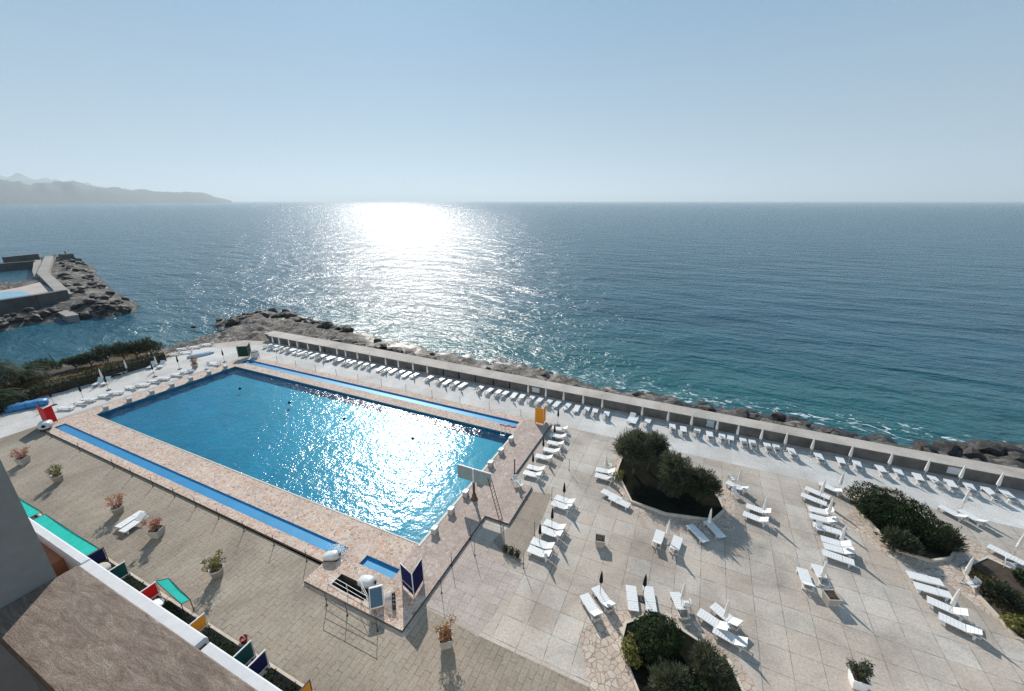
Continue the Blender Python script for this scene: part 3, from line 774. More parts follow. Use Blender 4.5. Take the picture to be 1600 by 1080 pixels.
for p, dark, lab in [
    ((945, 741), 0, 'closed white parasol over loungers left of the tree bed'),
    ((1041, 848), 0, 'thin closed white parasol between two loungers below the tree bed'),
    ((1105, 830), 0, 'closed white parasol at the front kerb of the tree bed'),
    ((1191, 809), 0, 'closed white parasol over two loungers right of the tree bed'),
    ((1152, 764), 0, 'closed white parasol among scattered chairs at the tree bed tip'),
    ((1309, 769), 0, 'closed white parasol by the promenade left of the clipped shrubs'),
    ((1280, 782), 0, 'closed white parasol over the crossed pair of loungers'),
    ((1291, 813), 0, 'closed white parasol over the stacked cluster of loungers'),
    ((1310, 857), 0, 'closed white parasol at the lowest loungers left of the shrubs'),
    ((1280, 914), 0, 'closed white parasol standing behind the empty box planter'),
    ((1503, 909), 0, 'closed white parasol at the corner of the right shrub border'),
    ((1481, 960), 0, 'closed white parasol between the lower loungers at the right border'),
    ((1501, 798), 0, 'closed white parasol behind the clipped shrub mass'),
    ((1583, 870), 0, 'closed white parasol near the right edge beside a lone lounger'),
    ((1361, 793), 0, 'closed white parasol rising behind the top of the clipped shrubs'),
    ((937, 932), 1, 'closed dark parasol between slanted loungers by the lower shrub bed'),
    ((1004, 937), 1, 'closed dark parasol between straight loungers by the lower shrub bed'),
    ((1063, 951), 0, 'closed white parasol right of the round dark shrub'),
    ((1130, 978), 0, 'closed white parasol among three loungers right of the lower bed'),
    ]:
    parasol(p, lab, GW if not dark else 'closed dark parasols by the lower shrub bed', bool(dark))
for p, rz, lab in [((1149, 770), 30, 'white armchair knocked askew at the right tip of the tree bed'), ((1143, 748), 120, 'white armchair facing the sea beside the tree bed tip'),
                   ((1519, 914), -60, 'white armchair with curved arms beside the right border parasol'), ((1578, 882), 70, 'white armchair at the far right by the crazy paving'),
                   ((953, 727), 100, 'white armchair left of the tree bed beside two loungers'), ((1072, 944), 200, 'white armchair right of the round dark shrub'),
                   ((1281, 826), 10, 'white armchair at the left of the stacked lounger cluster')]:
    chair(p, rz, lab)

# ------------------------------------------------------------------ far end of the pool: parasols, loungers, boat
GE = 'loungers on the paving beyond the far pool end'
for i, (p, dark) in enumerate([((85, 633), 1), ((131, 625), 1), ((170, 610), 1), ((242, 589), 1), ((281, 577), 1), ((351, 566), 1), ((162, 598), 0), ((200, 583), 0), ((247, 577), 0)]):
    lab = (f'closed dark parasol beyond the far pool end, {ordn(i+1)} of its row from the left' if dark else
           f'closed white parasol against the hedge, {ordn(i-5)} from the left')
    parasol(p, lab, 'closed parasols beyond the far pool end', bool(dark))
for i, p in enumerate([(103, 636), (128, 628), (139, 623), (166, 617), (181, 612), (206, 604), (223, 600), (243, 594), (255, 590), (278, 584), (292, 579), (336, 567)]):
    c = P(*p, 0.36); a = 0.5 + 0.1*math.sin(i*2.1); s = 1
    lounger((c[0] + math.cos(a), c[1] + math.sin(a)), (c[0] - math.cos(a), c[1] - math.sin(a)),
            f'white lounger beyond the far pool end, {ordn(i+1)} along the row from the left', GE, (0, 28)[i % 2], px=False)
for i, p in enumerate([(154, 597), (166, 596), (191, 580), (197, 578), (237, 571), (252, 570)]):
    c = P(*p, 0.36); a = -0.9
    lounger((c[0] - 0.95*math.cos(a), c[1] - 0.95*math.sin(a)), (c[0] + 0.95*math.cos(a), c[1] + 0.95*math.sin(a)),
            f'white lounger with raised back at the foot of the hedge, {ordn(i+1)} from the left', GE, 48, px=False)
for i, p in enumerate([(272, 552), (292, 549), (286, 544), (306, 541), (325, 537)]):
    c = P(*p, 0.36)
    lounger((c[0] + 0.6, c[1] + 0.75), (c[0] - 0.6, c[1] - 0.75), f'white lounger near the rocks at the far corner, {ordn(i+1)} from the left', GE, 28, px=False)

def boat_shape(L, W, hgt, n=9):
    rings = []
    for i in range(n):
        k = -1 + 2*i/(n-1); w = W/2 * (1 - abs(k)**2.6) + 0.02; hh = hgt * (0.75 + 0.25*(1 - k*k))
        rings.append([(k*L/2, -w, 0.02), (k*L/2, -w*0.92, hh*0.55), (k*L/2, -w*0.45, hh), (k*L/2, w*0.45, hh), (k*L/2, w*0.92, hh*0.55), (k*L/2, w, 0.02)])
    return rings
q = P(314, 556); mb = MB(); mb.loft(boat_shape(3.9, 1.1, 0.45), smooth=True)
o = tag(mb.build('upturned_boat', M['pale_blue'], loc=(q[0], q[1], 0)), 'pale blue boat lying upside down near the far corner of the terrace', 'boat'); o.rotation_euler = (0, 0, R(68))
mb = MB(); mb.box(-1.7, 1.7, -0.03, 0.03, 0.43, 0.49); mb.build('keel', M['pale_metal'], o)
a = P(8, 641, 0.3); b = P(75, 627, 0.3); L = math.dist(a, b)
mb = MB()
rings = []
for i in range(11):
    k = i/10; w = 0.75 + 0.05*math.sin(i*1.9); hh = 0.75 + 0.06*math.sin(i*2.7)
    if i in (0, 10): w *= 0.8; hh *= 0.8
    rings.append([(L*k, -w, 0), (L*k, -w*0.95, hh*0.8), (L*k, -w*0.6, hh), (L*k, w*0.6, hh), (L*k, w*0.95, hh*0.8), (L*k, w, 0)])
mb.loft(rings, smooth=True)
o = tag(mb.build('pool_cover', M['blue_tarp'], loc=(a[0], a[1], 0.01)), 'long bright blue tarpaulin bundle at the foot of the hedge', 'tarpaulin'); o.rotation_euler = (0, 0, math.atan2(b[1]-a[1], b[0]-a[0]))
mb = MB()
for k in (0.2, 0.5, 0.8): mb.tube([(L*k, -0.8, 0.03), (L*k, -0.78, 0.66), (L*k, -0.5, 0.82), (L*k, 0.5, 0.82), (L*k, 0.78, 0.66), (L*k, 0.8, 0.03)], 0.02, 5)
mb.build('strap', M['dark_metal'], o)

# ------------------------------------------------------------------ planters
def planter(px, mat, label, kindp, rz, seed, round_=False, size=0.62, leaves=230):
    rng = random.Random(seed); q = P(*px)
    root = tag(empty('planter', (q[0], q[1], 0), R(rz)), label, 'planter', 'planters on the terrace')
    n = 12 if round_ else 4
    rot = Matrix.Rotation(math.pi/4, 4, 'Z') if not round_ else None
    k = 1.0 if round_ else 1.35
    mb = MB(); mb.lathe([(0.50*size*k, 0), (0.66*size*k, 0.62), (0.72*size*k, 0.64), (0.72*size*k, 0.74), (0.63*size*k, 0.74), (0.60*size*k, 0.60)], n, smooth=round_, m=rot)
    mb.build('pot', M['concrete'] if kindp != 'white' else M['white_render'], root)
    mb = MB(); mb.lathe([(0.61*size*k, 0.55), (0.61*size*k, 0.61), (0.2*size*k, 0.67)], n, m=rot); mb.build('soil', M['soil'], root)
    if kindp == 'empty':
        mb = MB()
        for i in range(5): mb.box(-0.3 + i*0.13, -0.26 + i*0.13, -0.25, 0.25, 0.62, 0.70 + 0.05*(i % 2))
        mb.build('dry_stalks', M['bark'], root); return root
    mb = MB(); tips = []
    for i in range(9):
        a = rng.random()*6.28; r = rng.uniform(0.12, 0.60); tips.append((r*math.cos(a), r*math.sin(a), rng.uniform(1.05, 1.75)))
    for tp in tips: mb.tube([(tp[0]*0.2, tp[1]*0.2, 0.6), (tp[0]*0.7, tp[1]*0.7, 0.98), tp], 0.022, 5, 0.008)
    st = mb.build('stems', M['bark'], root)
    mb = MB()
    for tp in tips: leaf_cloud(mb, tp, (0.32, 0.32, 0.30), leaves // 4, 0.07, rng, 0.3, 0.8)
    leaf_cloud(mb, (0, 0, 0.95), (0.50, 0.50, 0.34), leaves // 2, 0.075, rng, 0.3, 0.8)
    mb.build('foliage', M[mat], root)
    return root
planter((38, 724), 'foliage_pink', 'planter with faded pink shrub, leftmost on the brown pavers', 'p', 20, 1, False, 0.66)
planter((92, 753), 'foliage_olive', 'planter with pale green shrub between two pink ones on the left', 'p', 8, 2, True, 0.64)
planter((186, 802), 'foliage_pink', 'planter with pink-brown shrub left of the twin loungers', 'p', 12, 3, True, 0.66)
planter((247, 837), 'foliage_pink', 'planter with full pink shrub right of the twin loungers', 'p', 24, 4, False, 0.66, 330)
planter((341, 900), 'foliage_olive', 'planter with yellow-green shrub alone in the middle of the brown pavers', 'p', 10, 5, True, 0.66)
planter((697, 1007), 'foliage_rust', 'planter with dry orange-brown shrub at the bottom centre', 'p', 38, 6, False, 0.62)
planter((937, 852), 'bark', 'empty concrete box planter on the slabs left of the loungers', 'empty', 12, 7, False, 0.60)
planter((1296, 942), 'bark', 'empty concrete box planter in front of the leaning parasol', 'empty', 22, 8, False, 0.62)
planter((1338, 1070), 'foliage', 'pale box planter with bushy green plant at the bottom right', 'white', 5, 9, False, 0.62, 420)
q = P(382, 1003); mb = MB(); mb.lathe([(0.16, 0), (0.22, 0.32), (0.24, 0.34), (0.23, 0.35), (0.20, 0.32), (0.19, 0.25)], 12); 
o = tag(mb.build('bucket', plain('dark_red', (0.22, 0.015, 0.012), 0.6), loc=(q[0], q[1], 0)), 'small red bucket next to the green screen by the hotel', 'bucket')
mb = MB(); mb.tube([(-0.23, 0, 0.34), (-0.15, 0, 0.48), (0, 0, 0.53), (0.15, 0, 0.48), (0.23, 0, 0.34)], 0.012, 5); mb.build('handle', M['pale_metal'], o)
q = P(310, 571); 
planter((305, 575), 'foliage_rust', 'planter with dry reddish plant beyond the far pool end', 'p', 0, 21, True, 0.7)
chair((324, 571), 30, 'white armchair beside the dry reddish planter beyond the pool')

# ------------------------------------------------------------------ island beds, trees and shrubs
def bed(name, px_poly, label, kerb_h=0.22, mat='bed_shade_cover'):
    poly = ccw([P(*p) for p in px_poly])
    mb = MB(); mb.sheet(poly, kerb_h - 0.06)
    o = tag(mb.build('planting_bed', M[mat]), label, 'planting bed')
    n = len(poly); cx = sum(p[0] for p in poly)/n; cy = sum(p[1] for p in poly)/n
    mb = MB(); vs = []
    for p in poly:
        dx, dy = p[0]-cx, p[1]-cy; d = math.hypot(dx, dy); ix, iy = p[0]-dx/d*0.18, p[1]-dy/d*0.18
        vs += [(p[0], p[1], 0.001), (p[0], p[1], kerb_h), (ix, iy, kerb_h), (ix, iy, 0.01)]
    fs = []
    for i in range(n):
        for k in range(3):
            a = i*4+k; b = ((i+1) % n)*4+k; fs.append((a, b, b+1, a+1))
    mb.add(vs, fs); mb.build('kerb', M['kerb'], o)
    return o
paved('bed_apron', [P(1150, 828), P(1147, 772), P(1075, 722), P(985, 690), P(950, 735), P(968, 790), P(1040, 828), P(1085, 837)], M['apron_crazy'], 0.009)
paved('bed_apron', [P(1335, 800), P(1330, 762), P(1385, 760), P(1455, 800), P(1530, 852), P(1600, 885), P(1640, 930), P(1640, 1010), P(1600, 1000), P(1470, 905), P(1390, 872), P(1310, 810)], M['apron_crazy'], 0.010)
paved('bed_apron', [P(905, 990), P(955, 945), P(1060, 960), P(1110, 990), P(1160, 1040), P(1200, 1100), P(1220, 1250), P(980, 1250), P(925, 1090)], M['apron_crazy'], 0.010)
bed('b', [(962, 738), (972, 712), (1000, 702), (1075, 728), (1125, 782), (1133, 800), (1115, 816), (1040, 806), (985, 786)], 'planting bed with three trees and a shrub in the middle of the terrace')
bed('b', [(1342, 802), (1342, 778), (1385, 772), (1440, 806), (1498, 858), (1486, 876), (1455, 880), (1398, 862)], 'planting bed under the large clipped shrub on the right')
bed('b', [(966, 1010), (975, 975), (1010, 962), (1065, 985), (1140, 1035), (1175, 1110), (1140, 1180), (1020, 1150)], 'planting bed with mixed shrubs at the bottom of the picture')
bed('b', [(1500, 888), (1540, 872), (1600, 900), (1680, 960), (1680, 1060), (1590, 1000), (1528, 935)], 'dry planting bed with low plants at the right edge', 0.18, 'soil')
q = P(1560, 910); mb = MB(); rng = random.Random(5)
for i in range(1500):
    a = rng.random(); b = rng.random()
    x0, y0 = P(1512 + 110*a, 884 + 60*a + 60*b*(0.3 + a)); 
    leaf_cloud(mb, (x0, y0, 0.2), (0.2, 0.2, 0.10), 2, 0.12, rng, 0.2, 0.8)
kind(mb.build('ground_cover', leafy('dry_cover', (0.045, 0.045, 0.02), (0.19, 0.135, 0.065), 0.8)), 'stuff')

def T(name, label, cat, px, blobs, tr, mat, n, size, seed, **k):
    q = P(*px)
    return make_tree(name, label, cat, (q[0], q[1], 0.1), blobs, tr, mat, n, size, seed, **k)
T('tree', 'bushy tree with a spreading crown, leftmost in the middle bed', 'tree', (989, 744), [((-0.3, 0.4, 3.1), (1.6, 1.6, 1.4)), ((-1.1, 0.1, 2.7), (1.0, 1.0, 0.95)), ((0.6, 0.2, 2.8), (1.2, 1.2, 1.05)), ((0.0, 0.9, 3.8), (0.9, 0.9, 0.8))], 0.15, 'foliage_grey', 15000, 0.085, 1, flat=0.6)
T('tree', 'small leaning tree with a rounded crown, second from the left in the middle bed', 'tree', (1012, 738), [((0.3, 0.7, 2.9), (1.2, 1.2, 1.1)), ((0.9, 0.5, 2.5), (0.8, 0.8, 0.75))], 0.11, 'foliage_grey', 8000, 0.085, 2, flat=0.6)
T('tree', 'grey-green tree with a ragged crown in the centre of the middle bed', 'tree', (1050, 778), [((0.0, 0.2, 2.8), (1.4, 1.4, 1.3)), ((-0.5, 0.4, 3.5), (0.9, 0.9, 0.85)), ((0.7, 0.2, 2.0), (1.1, 1.1, 1.0)), ((-0.1, -0.3, 1.5), (1.15, 1.05, 0.95))], 0.13, 'foliage_grey', 15000, 0.085, 3, flat=0.6)
T('shrub', 'rounded dark shrub at the right end of the middle bed', 'shrub', (1088, 785), [((0.0, 0.2, 2.0), (1.4, 1.3, 1.2)), ((0.9, 0.5, 1.6), (1.0, 0.95, 0.85)), ((-0.7, 0.1, 1.8), (1.0, 1.0, 1.0))], 0.11, 'foliage', 12000, 0.08, 4, flat=0.7)
T('shrub', 'low dry shrub at the left kerb of the middle bed', 'shrub', (968, 748), [((0, 0, 0.35), (0.45, 0.9, 0.3))], 0.03, 'foliage_olive', 320, 0.09, 5)
T('clipped_shrub', 'large clipped dark green shrub mass on the right', 'shrub', (1400, 822), [((-1.6, 1.8, 0.9), (1.5, 1.5, 1.3)), ((-0.2, 1.1, 1.0), (1.75, 1.6, 1.45)), ((0.9, 0.1, 0.95), (1.7, 1.6, 1.4)), ((1.8, -1.0, 0.8), (1.4, 1.3, 1.2)), ((-1.3, 0.4, 0.8), (1.5, 1.4, 1.15)), ((0.0, -0.4, 0.7), (1.6, 1.3, 1.1))], 0.12, 'foliage_deep', 17000, 0.085, 6, flat=0.9, shell=0.8)
T('shrub', 'lighter green shrub in front of the large clipped mass', 'shrub', (1398, 858), [((0.0, 0.2, 0.75), (1.0, 0.9, 0.75)), ((0.8, 0, 0.65), (0.7, 0.7, 0.6))], 0.06, 'foliage', 1700, 0.11, 7, shell=0.7)
T('shrub', 'soft dark green shrub at the right end of the clipped mass', 'shrub', (1474, 860), [((0.0, 0.2, 1.0), (0.85, 0.85, 0.95)), ((0.5, 0, 0.7), (0.6, 0.6, 0.6))], 0.07, 'foliage', 1700, 0.11, 8, flat=0.6)
T('clipped_shrub', 'round dark clipped shrub between loungers at the bottom', 'shrub', (1024, 1016), [((0, 0, 1.0), (1.35, 1.3, 1.25))], 0.10, 'foliage_deep', 6500, 0.085, 9, flat=0.9, shell=0.85)
T('shrub', 'olive green loose shrub left of the round clipped one', 'shrub', (985, 1022), [((0, 0, 0.55), (0.6, 0.8, 0.5)), ((0.2, -0.5, 0.4), (0.6, 0.6, 0.4))], 0.04, 'foliage_olive', 1100, 0.09, 10)
T('shrub', 'feathery shrub in front of the round clipped one', 'shrub', (1042, 1085), [((0, 0, 0.95), (1.0, 0.95, 0.9)), ((0.3, 0.1, 1.4), (0.6, 0.6, 0.6))], 0.06, 'foliage_grey', 6000, 0.085, 11, flat=0.45)
T('shrub', 'feathery green shrub right of the round clipped one', 'shrub', (1104, 1064), [((0, 0, 1.05), (1.05, 1.0, 0.95)), ((0.7, -0.2, 0.8), (0.75, 0.75, 0.65)), ((-0.3, 0.5, 1.4), (0.6, 0.6, 0.6))], 0.06, 'foliage_grey', 7500, 0.085, 12, flat=0.45)
T('shrub', 'dark shrub at the bottom edge between the feathery ones', 'shrub', (1078, 1110), [((0, 0, 0.8), (1.3, 1.2, 0.85))], 0.06, 'foliage_deep', 1700, 0.10, 13)
T('shrub', 'rounded green shrub in the dry bed at the right edge', 'shrub', (1553, 935), [((0, 0, 0.6), (0.8, 0.7, 0.6)), ((0.6, -0.4, 0.5), (0.6, 0.6, 0.45))], 0.05, 'foliage', 1500, 0.10, 14)
T('shrub', 'small dark green shrub beside the far right parasol', 'shrub', (1596, 912), [((0, 0, 0.55), (0.6, 0.6, 0.5))], 0.05, 'foliage_deep', 800, 0.10, 15)
T('shrub', 'low olive shrub right of the last lounger in the corner', 'shrub', (1590, 985), [((0, 0, 0.4), (0.8, 0.7, 0.4))], 0.05, 'foliage_olive', 800, 0.10, 16)

# ------------------------------------------------------------------ hedge and garden at the left
rng = random.Random(31)
hl = [P(-60, 680), P(0, 648), P(60, 622), P(150, 598), P(262, 564)]
root = tag(empty('hedge', (hl[0][0], hl[0][1], 0)), 'long dark clipped hedge bordering the pool terrace on the left', 'hedge')
mb = MB(); mc = MB()
o0 = Vector((hl[0][0], hl[0][1], 0))
for i in range(len(hl)-1):
    a = Vector((*hl[i], 0)) - o0; b = Vector((*hl[i+1], 0)) - o0; d = (b-a); L = d.length; nrm = Vector((-d.y, d.x, 0)).normalized()
    if nrm.x > 0: nrm = -nrm
    q = [a + nrm*0.25, b + nrm*0.25, b + nrm*1.5, a + nrm*1.5]
    mc.loft([[(p.x, p.y, 0) for p in q], [(p.x, p.y, 1.25) for p in q]])
    for k in range(int(L*170)):
        t_ = rng.random(); face = rng.random()
        if face < 0.45: w, z = rng.uniform(0.0, 0.3), rng.uniform(0, 1.5)
        else: w, z = rng.uniform(0, 1.75), rng.uniform(1.25, 1.55)
        p = a.lerp(b, t_) + nrm*w + Vector((0, 0, z + 0.08*math.sin(t_*L)))
        leaf_cloud(mb, p, (0.1, 0.1, 0.08), 1, 0.11, rng, 0.1)
mc.build('branches', M['bark'], root); mb.build('foliage', M['foliage_deep'], root)
mb = MB()
for i in range(5200):
    t_ = rng.random(); x0, y0 = hl[1][0] + (hl[4][0]-hl[1][0])*t_, hl[1][1] + (hl[4][1]-hl[1][1])*t_
    x, y = x0 - rng.uniform(1.6, 11), y0 + rng.uniform(-3, 2.5)
    h = 0.75 + 0.9*noise.noise((x*0.2, y*0.2, 0)) - 0.09*max(0, x0 - x - 3)
    leaf_cloud(mb, (x, y, h), (0.3, 0.3, 0.25), 3, 0.17, rng, 0.2, 0.7, 0.9)
kind(mb.build('dry_undergrowth', M['dry_grass']), 'stuff')
mb = MB(); pts = [(hl[1][0]-1.5, hl[1][1]-8), (hl[4][0]-1.5, hl[4][1]-0.5), (hl[4][0]-9, hl[4][1]-3), (hl[1][0]-16, hl[1][1]-6)]
mb.loft([[(p[0], p[1], -2.0) for p in ccw(pts)], [(p[0]*0.94 + 0.06*-87, p[1]*0.94 + 0.06*24, 0.5) for p in ccw(pts)]])
kind(mb.build('garden_ground', M['soil']), 'structure')
GS = 'shrubs along the shore beyond the hedge'
for i, (px, w, h_, lab) in enumerate([((80, 592), 2.3, 2.2, 'broad dark shrub beyond the hedge, nearest the palms'), ((128, 582), 1.3, 1.7, 'low open shrub beyond the hedge, right of a green post'), ((152, 578), 1.5, 2.0, 'dark open shrub beyond the hedge in the middle of the shore row'),
                                ((178, 572), 1.7, 2.6, 'dark shrub beyond the hedge beside the tall green post'), ((203, 568), 1.6, 2.7, 'tall dense shrub beyond the hedge left of the white parasols'),
                                ((224, 565), 1.5, 2.6, 'dense shrub beyond the hedge, second from its right end'), ((246, 562), 1.6, 2.9, 'tallest shrub beyond the hedge, at its right end')]):
    q = P(*px)
    make_tree('shrub', lab, 'shrub', (q[0]-1.5, q[1], 0.3), [((0, 0, h_*0.72), (w*0.72, w*0.72, h_*0.30)), ((0.5, 0.9, h_*0.55), (w*0.6, w*0.6, h_*0.28)), ((-0.6, -0.7, h_*0.86), (w*0.55, w*0.55, h_*0.26)), ((0.3, -0.2, h_*1.05), (w*0.45, w*0.45, h_*0.22))], 0.11, 'foliage', 1200, 0.16, 40+i, GS, 0.6)
def palm(px, label, n, L, hgt, seed):
    rng = random.Random(seed); q = P(*px)
    root = tag(empty('palm', (q[0], q[1], -0.3)), label, 'palm', 'palms at the left edge')
    mb = MB(); mb.lathe([(0.30, 0), (0.24, 0.4), (0.22, hgt*0.6), (0.26, hgt)], 9, m=Matrix.Rotation(R(4), 4, 'X')); mb.build('trunk', M['bark'], root)
    mb = MB()
    for i in range(n):
        az = i*2.399; el = rng.uniform(0.25, 1.4); pts = []
        for k in range(8):
            s_ = k/7; e = el - 1.25*s_*s_
            pts.append(Vector((math.cos(az)*L*s_*math.cos(e*0.8), math.sin(az)*L*s_*math.cos(e*0.8), hgt + L*s_*math.sin(e)*0.75)))
        side = Vector((-math.sin(az), math.cos(az), 0))
        for k in range(7):
            for sgn in (-1, 1):
                a, b = pts[k], pts[k+1]; w = L*0.27*math.sin(math.pi*(0.15 + 0.8*(k+0.5)/7))
                for j in range(3):
                    c = a.lerp(b, j/3); c2 = a.lerp(b, (j+0.7)/3)
                    mb.add([c, c2, c2 + side*sgn*w + (b-a)*0.5 + Vector((0, 0, -0.25*w))], [(0, 1, 2)])
    mb.build('crown', M['foliage_deep'], root)
palm((-6, 618), 'large palm with arching fronds cut by the left edge', 40, 4.2, 3.4, 3)
palm((42, 606), 'smaller palm right of the large one at the left edge', 30, 3.2, 2.3, 4)
palm((-2, 640), 'low palm in front of the large one at the left edge', 30, 3.0, 1.6, 5)
for px, top, lab in [((95, 580), (90, 552), 'slanting green post beyond the hedge left of the open shrubs'), ((172, 570), (173, 534), 'tall green post rising from the shore shrubs')]:
    q = P(*px); mb = MB(); mb.tube([(0, 0, -0.5), (0.05, 0, 1.4), (-0.15, -0.3, 3.0)], 0.16, 7, 0.05); mb.lathe([(0.2, -0.5), (0.2, 0.1), (0.12, 0.12)], 8)
    tag(mb.build('post', M['darkgreen_panel'], loc=(q[0]-1.0, q[1], 0)), lab, 'post')

# ------------------------------------------------------------------ folding screens at the deck corners
def screen(pL, pA, pR, h, mat, frame, label, z=DZ, gap=0.15):
    A = P(*pA, z); L = P(*pL, z); Rr = P(*pR, z)
    root = tag(empty('folding_screen', (A[0], A[1], z)), label, 'screen', 'folding screens at the pool deck corners')
    for e in (L, Rr):
        d = Vector((e[0]-A[0], e[1]-A[1], 0)); l = d.length; d.normalize(); nrm = Vector((-d.y, d.x, 0))
        mb = MB(); q = [d*0.06 + nrm*0.018, d*(l-0.06) + nrm*0.018, d*(l-0.06) - nrm*0.018, d*0.06 - nrm*0.018]
        mb.loft([[(p.x, p.y, gap) for p in q], [(p.x, p.y, h-0.04) for p in q]]); mb.build('panel', mat, root)
        mb = MB(); mb.tube([d*0.03 + Vector((0, 0, h)), d*(l-0.03) + Vector((0, 0, h))], 0.03, 6); mb.build('top_rail', frame, root)
        mb = MB(); mb.tube([d*0.03 + nrm*0.03 + Vector((0, 0, gap+0.5)), d*(l-0.03) + nrm*0.03 + Vector((0, 0, gap+0.5))], 0.018, 6); mb.build('cross_rail', frame, root)
        mb = MB(); mb.tube([d*l, d*l + Vector((0, 0, h+0.02))], 0.035, 6); mb.build('post', frame, root)
    mb = MB(); mb.tube([(0, 0, 0), (0, 0, h+0.03)], 0.04, 6); mb.build('post', frame, root)
screen((629, 915), (647, 933), (662, 907), 2.05, M['navy_panel'], M['pale_metal'], 'navy blue folding screen with pale frame at the near deck corner')
screen((68, 660), (78, 665), (90, 659), 2.2, M['red_panel'], M['red_panel'], 'bright red folding screen at the left deck corner')
screen((836, 661), (849, 664), (852, 657), 2.1, M['orange_panel'], M['orange_panel'], 'orange yellow folding screen at the right deck corner')
screen((373, 559), (390, 558), (393, 552), 2.0, M['darkgreen_panel'], M['darkgreen_panel'], 'dark green folding screen at the far deck corner')
q = P(399, 558, DZ); mb = MB(); mb.bbox(-0.45, 0.45, -0.4, 0.4, 0, 1.0, 0.05); o = tag(mb.build('equipment_box', M['pale_metal'], loc=(q[0], q[1], DZ)), 'pale metal box beside the dark green screen', 'box')
mb = MB(); mb.bbox(-0.5, 0.5, -0.45, 0.45, 1.0, 1.08, 0.02); mb.build('lid', M['dark_metal'], o)

# ------------------------------------------------------------------ starting blocks, buoys, ladder, tower
def block_proto():
    root = empty('starting_block')
    mb = MB(); mb.bbox(-0.22, 0.22, -0.22, 0.22, 0, 0.42, 0.03); mb.build('pedestal', M['concrete'], root)
    mb = MB(); mb.loft([[(-0.26, -0.27, 0.42), (0.26, -0.27, 0.42), (0.26, 0.27, 0.42), (-0.26, 0.27, 0.42)], [(-0.27, -0.28, 0.48), (0.27, -0.28, 0.55), (0.27, 0.28, 0.55), (-0.27, 0.28, 0.48)], [(-0.22, -0.23, 0.52), (0.22, -0.23, 0.60), (0.22, 0.23, 0.60), (-0.22, 0.23, 0.52)]])
    mb.build('top_plate', M['fibreglass'], root)
    return root
BLK = block_proto()
for i, v in enumerate([21.5, 23.95, 26.4, 28.85, 31.3, 33.75, 36.3]):
    tag(inst(BLK, (-16.72, v, DZ), 0), f'pale starting block on the right pool end, {ordn(i+1)} counted from the hotel side', 'starting block', 'starting blocks on the right pool end')
for i, v in enumerate([21.3, 23.8, 26.4, 28.9, 31.4, 34.0, 36.5]):
    tag(inst(BLK, (-67.25, v, DZ), math.pi), f'starting block on the far left pool end, {ordn(i+1)} counted from the hotel side', 'starting block', 'starting blocks on the far pool end')
bm = MB(); bm.lathe([(0.0, -0.12), (0.16, -0.08), (0.2, 0.02), (0.14, 0.13), (0.03, 0.18), (0.03, 0.26)], 10)
b0 = bm.build('buoy', M['black_canvas']); b0.location = (0, 0, 0)
for i, px in enumerate([(375, 608), (452, 630), (538, 655), (645, 686)]):
    q = P(*px, -0.1)
    tag(inst(b0, (q[0], q[1], DZ - 0.26)), f'small dark buoy floating in the pool, {ordn(i+1)} of four from the left', 'buoy', 'dark buoys along a lane of the pool')

# board on a post with its ladder
tb = P(741, 780, DZ)
root = tag(empty('display_board', (tb[0], tb[1], DZ)), 'grey-green board on a dark post at the pool end, with a ladder', 'board')
mb = MB(); mb.tube([(0, 0, 0), (0, 0.0, 3.0)], 0.13, 8, 0.10); mb.lathe([(0.32, 0), (0.32, 0.10), (0.22, 0.16), (0.2, 0.5), (0.13, 0.55)], 10); mb.build('post', M['rusty_metal'], root)
for x0, x1 in ((-1.55, 0.02), (0.06, 1.72)):
    mb = MB(); mb.bbox(x0, x1, -0.10, -0.02, 1.95, 3.25, 0.02); bp = mb.build('panel', M['board_panel'], root)
mb = MB(); mb.box(-1.6, 1.76, -0.02, 0.05, 3.18, 3.27); mb.box(-1.6, 1.76, -0.02, 0.05, 1.93, 2.0); mb.box(-0.02, 0.10, -0.13, 0.01, 1.9, 3.3); mb.box(-1.597, -1.56, -0.017, 0.047, 1.99, 3.19); mb.box(1.72, 1.757, -0.017, 0.047, 1.99, 3.19); mb.build('frame', M['pale_metal'], root)
lb = P(784, 817, 0.0)
mb = MB()
e = Vector((lb[0]-tb[0], lb[1]-tb[1], -DZ)); s_ = Vector((1.55, 0.0, 2.95)); w = Vector((0.0, 0.24, 0))
for sg in (-1, 1): mb.tube([e + w*sg, s_ + w*sg], 0.034, 6)
for k in range(1, 14):
    c = e.lerp(s_, k/14); mb.tube([c - w, c + w], 0.018, 6)
mb.build('ladder', M['rusty_metal'], root)
q = P(790, 672, DZ)
mb = MB()
for sx in (-0.28, 0.28): mb.tube([(sx, -0.9, -0.6), (sx, -0.55, 0.2), (sx, -0.35, 0.85), (sx, 0.0, 0.95), (sx, 0.3, 0.75), (sx, 0.35, 0.0)], 0.025, 6)
for z in (-0.45, -0.2): mb.box(-0.28, 0.28, -0.95, -0.75, z, z+0.03)
tag(mb.build('pool_ladder', M['pale_metal'], loc=(q[0], PY1 + 0.45, DZ)), 'pale metal pool ladder at the far right pool corner', 'ladder')
a = P(781, 664, DZ); b = P(806, 668, DZ)
mb = MB(); mb.tube([(a[0] + (b[0]-a[0])*k/8, a[1] + (b[1]-a[1])*k/8 + 0.12*math.sin(k*1.7), DZ + 0.05) for k in range(9)], 0.05, 6)
tag(mb.build('hose', M['red_panel']), 'red hose lying on the crazy paving near the yellow screen', 'hose')

